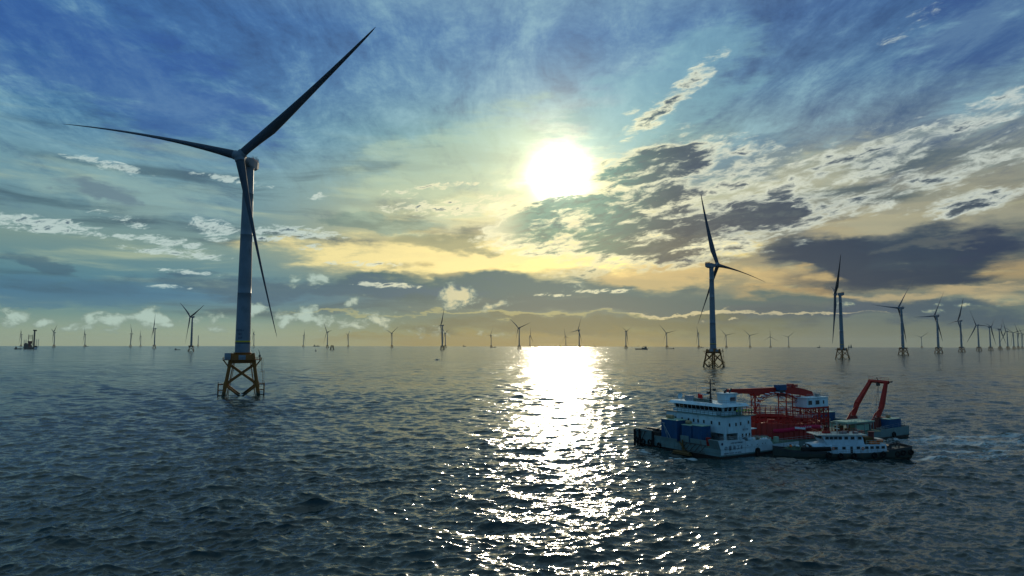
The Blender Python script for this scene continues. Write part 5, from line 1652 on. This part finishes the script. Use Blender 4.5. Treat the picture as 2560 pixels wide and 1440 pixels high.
tn = [(-1.9, -1.6, 0), (1.9, -1.6, 0), (1.9, 1.6, 0), (-1.9, 1.6, 0)]
m.hexa(tn, [(-.3, -.5, 1.5), (1.0, -.4, 1.5), (1.0, .4, 1.5), (-.3, .5, 1.5)])
o = m.build('tarpaulin', paint('dark_grey_tarpaulin', (0.035, 0.04, 0.045), 0.8)); o.location = boat.location + Vector((8.6, 3.9, 1.5)); tag(o, 'dark tarpaulin heap in front of the white raised foredeck', 'tarpaulin')
# towing gear on the low stern
m = MB(); m.tube((29, 2.6, 2.6), (29, 5.0, 2.6), .5, .5, 12); m.tube((31.5, 3.0, 2.3), (31.5, 3.0, 3.2), .16, .16, 8); m.tube((31.5, 4.6, 2.3), (31.5, 4.6, 3.2), .16, .16, 8); m.box(28.2, 30, 2.4, 5.2, 1.9, 2.25); m.build('towing_winch', M_DARK, boat)


# ------------------------------------------------------------------ far vessels
def far_at(x, y_or_D):
    a = math.atan2((x - 1280.0) / FPX, math.cos(PITCH) - 0.0)
    return a, y_or_D


M_FAR = paint('far_hull_dark', (0.05, 0.06, 0.065), 0.7, wear=RUST, wear_amt=0.4, scale=0.05)
M_FARW = paint('far_pale_paint', (0.40, 0.42, 0.42), 0.6)


def place(name, az, D, rz, label, cat, group=None):
    r_0 = empty(name, (D * math.sin(az), D * math.cos(az), -D * D / (2 * EARTH)), rz)
    return tag(r_0, label, cat, group)


# jack-up installation ship on the left
az, D = math.atan2(80 - 1280, 1707 * 1.0), 4700.0
k_ = D / 1707.0 * 1.0
jk = place('jack_up_ship', az, D, -az, 'dark jack-up installation ship with a tall leg and crane tower on the left horizon', 'ship')
jk.scale = (.66, .66, .72)
m = MB(); m.hexa([(-44, -16, -3), (46, -16, -3), (46, 16, -3), (-44, 16, -3)], [(-48, -18, 15), (56, -18, 15), (56, 18, 15), (-48, 18, 15)])
m.hexa([(30, -14, 15), (52, -14, 15), (52, 14, 15), (30, 14, 15)], [(34, -12, 26), (46, -12, 26), (46, 12, 26), (34, 12, 26)]); m.build('hull', M_FAR, jk)
m = MB(); m.box(-44, -12, -14, 14, 15, 38); m.box(-40, -18, -12, 12, 38, 46); m.build('deckhouse', M_FAR, jk)
m = MB(); m.box(-14, 14, -12, 12, 15, 30); m.hexa([(-12, -8, 30), (6, -8, 30), (6, 8, 30), (-12, 8, 30)], [(-20, -9, 62), (16, -9, 62), (16, 9, 62), (-20, 9, 62)]); m.build('crane_house', M_MAROON, jk)
m = MB(); m.tube((26, 0, 0), (26, 0, 140), 7.0, 5.5, 16); m.hexa([(16, -7, 140), (44, -7, 140), (44, 7, 140), (16, 7, 140)], [(14, -9, 150), (38, -9, 150), (38, 9, 150), (14, 9, 150)]); m.build('tall_leg', M_FAR, jk)
for x, zt, w in ((-14, 108, 4), (14, 108, 4)):
    m = MB(); m.tube((x, -4, 30), (x, -4, zt), 2.2, 2.2, 6); m.tube((x, 4, 30), (x, 4, zt), 2.2, 2.2, 6)
    for z in range(36, zt, 10): m.tube((x, -4, z), (x, 4, z + 10), 1.0, 1.0, 4)
    m.build('lattice_leg', M_FAR, jk)
m = MB()
for z in (86, 96, 106): m.tube((-14, 0, z), (14, 0, z), 1.6, 1.6, 6)
m.build('crane_crossbeams', M_FAR, jk)
for x, zt in ((-38, 78), (-26, 80), (46, 84), (60, 84)):
    m = MB()
    for sx in (-2.4, 2.4): m.tube((x + sx - 4, 0, 14), (x + sx - 4, 0, zt - 8), .9, .9, 5)
    for z in range(20, zt - 10, 8): m.tube((x - 6.4, 0, z), (x - 1.6, 0, z + 8), .6, .6, 4)
    m.build('lattice_leg', M_FARW, jk)
m = MB(); m.hexa([(28, -18.5, 3), (50, -18.5, 3), (50, -18.2, 3), (28, -18.2, 3)], [(30, -18.5, 12), (54, -18.5, 12), (54, -18.2, 12), (30, -18.2, 12)]); m.build('bow_marking', M_LETTER, jk)


def small_ship(name, px_, D, L_, Hh, rz, label, cat, group, style=0):
    az = math.atan((px_ - 1280.0) / FPX)
    r_0 = place(name, az, D, -az + rz, label, cat, group)
    L_ *= math.cos(az) ** 2
    w = L_ * .09
    m = MB(); m.hexa([(-L_ * .46, -w, -1), (L_ * .44, -w, -1), (L_ * .44, w, -1), (-L_ * .46, w, -1)], [(-L_ / 2, -w * 1.1, Hh * .34), (L_ / 2, -w * 1.1, Hh * .36), (L_ / 2, w * 1.1, Hh * .36), (-L_ / 2, w * 1.1, Hh * .34)]); m.build('hull', M_FAR, r_0)
    m = MB()
    if style == 0:
        m.box(-L_ * .36, -L_ * .16, -w * .8, w * .8, Hh * .34, Hh * .9)
        m.box(-L_ * .33, -L_ * .2, -w * .6, w * .6, Hh * .9, Hh * 1.1)
    else:
        m.box(L_ * .22, L_ * .38, -w * .8, w * .8, Hh * .34, Hh * .95)
    m.build('deckhouse', M_FAR, r_0)
    m = MB(); m.tube((-L_ * .26, 0, Hh * .9), (-L_ * .26, 0, Hh * 1.5), L_ * .008, L_ * .006, 6); m.build('mast', M_FAR, r_0)
    if style == 2 or L_ > 70:
        m = MB(); m.tube((L_ * .1, 0, Hh * .3), (L_ * .1, 0, Hh * 1.05), L_ * .016, L_ * .013, 6); m.tube((L_ * .1, 0, Hh * 1.0), (L_ * .42, 0, Hh * 1.15), L_ * .013, L_ * .010, 6)
        m.build('deck_crane', M_FAR, r_0)
        m = MB(); m.box(L_ * .0, L_ * .34, -w * .7, w * .7, Hh * .35, Hh * .6); m.build('deck_cargo', M_FAR, r_0)
    return r_0


GS = 'small ships far out near the horizon'
small_ship('work_ship', 1603, 4300, 84, 19, 0, 'long dark work ship with cranes between two distant turbines on the horizon', 'ship', GS, 2)
small_ship('work_ship', 51, 4500, 58, 13, 0, 'low dark ship just left of the jack-up ship', 'ship', GS)
small_ship('patrol_boat', 447, 3700, 34, 7, 0, 'small low boat left of the biggest distant turbine on the left', 'boat', GS)
small_ship('patrol_boat', 1678, 5200, 44, 9, 0, 'small dark boat at a distant turbine foot, right of the long work ship', 'boat', GS, 1)
small_ship('cargo_ship', 793, 11500, 120, 24, 0, 'tiny long cargo ship on the horizon left of the bare jacket', 'ship', GS)
small_ship('cargo_ship', 1234, 7000, 52, 12, 0, 'tiny boat by a turbine foot at the left edge of the sun glitter', 'boat', GS, 1)
small_ship('cargo_ship', 1162, 12000, 60, 26, 0, 'tiny ship on the horizon right of the tall edge-on turbine', 'ship', GS)
small_ship('cargo_ship', 1403, 8600, 60, 20, 0, 'tiny dark ship on the horizon under the sun', 'ship', GS)
small_ship('cargo_ship', 1340, 11800, 70, 18, 0, 'tiny low ship on the horizon in the middle of the glitter', 'ship', GS)
small_ship('cargo_ship', 1487, 12000, 46, 20, 0, 'tiny ship on the horizon right of the glitter', 'ship', GS)
small_ship('cargo_ship', 1754, 8000, 40, 14, 0, 'tiny boat on the horizon left of the second nearest turbine tower', 'boat', GS)
small_ship('work_barge', 2044, 9500, 46, 30, 0, 'tiny blocky barge on the horizon left of the edge-on turbine', 'barge', GS, 1)
small_ship('cargo_ship', 222, 11000, 60, 16, 0, 'faint tiny ship on the left horizon', 'ship', GS)
for px_, lab in ((2119.5, 'left one of two tiny lattice masts on the horizon right of the edge-on turbine'), (2125, 'right one of two tiny lattice masts on the horizon right of the edge-on turbine')):
    az = math.atan((px_ - 1280) / FPX); D = 9000
    r_0 = place('channel_mast', az, D, 0, lab, 'mast', 'two masts on the horizon')
    m = MB(); m.hexa([(-9, -9, -2), (9, -9, -2), (9, 9, -2), (-9, 9, -2)], [(-2, -2, 42 if px_ > 2120 else 32), (2, -2, 42 if px_ > 2120 else 32), (2, 2, 42 if px_ > 2120 else 32), (-2, 2, 42 if px_ > 2120 else 32)]); m.build('mast_body', M_FAR, r_0)
# white speed boat in the middle distance
az = math.atan((1094 - 1280) / FPX); D = 1240
r_0 = place('speed_boat', az, D, rad(15), 'small white speed boat with its wake, left of the sun glitter', 'boat')
m = MB(); m.loft([[(-4.5, -1.5, .9), (-4.5, -1.0, -.3), (-4.5, 1.0, -.3), (-4.5, 1.5, .9)], [(1, -1.6, 1.0), (1, -1.0, -.3), (1, 1.0, -.3), (1, 1.6, 1.0)], [(5, -.2, 1.5), (5, -.1, .4), (5, .1, .4), (5, .2, 1.5)]], smooth=False); m.build('hull', M_WHITE, r_0)
m = MB(); m.hexa([(-1.5, -1.1, 1.0), (1.5, -1.1, 1.0), (1.5, 1.1, 1.0), (-1.5, 1.1, 1.0)], [(-1.5, -.9, 2.3), (.7, -.9, 2.3), (.7, .9, 2.3), (-1.5, .9, 2.3)]); m.build('cabin', M_DARK, r_0)
az = math.atan((792 - 1280) / FPX); D = 2900
r_0 = place('navigation_buoy', az, D, 0, 'dark navigation buoy floating left of the bare jacket', 'buoy')
m = MB(); m.lathe([(3.2, -1), (3.4, 1), (2.0, 2), (.8, 6), (.5, 8)], 14); m.build('float_body', M_FAR, r_0)
m = MB(); m.tube((0, 0, 8), (0, 0, 10), .9, .9, 8); m.build('lantern', M_FAR, r_0)


# ------------------------------------------------------------------ sea haze
def add_haze():
    hz = MB()
    S = 24000.0
    hz.box(-S, S, -S, S, -92.0, 262.0)
    m = bpy.data.materials.new('haze')
    m.use_nodes = True
    nt_ = m.node_tree
    nt_.nodes.clear()
    o_ = nt_.nodes.new('ShaderNodeOutputMaterial')
    v_ = nt_.nodes.new('ShaderNodeVolumePrincipled')
    v_.inputs['Color'].default_value = (0.72, 0.88, 0.90, 1)
    v_.inputs['Density'].default_value = 1.3e-5
    v_.inputs['Anisotropy'].default_value = 0.2
    nt_.links.new(v_.outputs[0], o_.inputs['Volume'])
    ob = hz.build('haze', m)
    tag(ob, kind='stuff')


HAZE = True
if HAZE:
    add_haze()
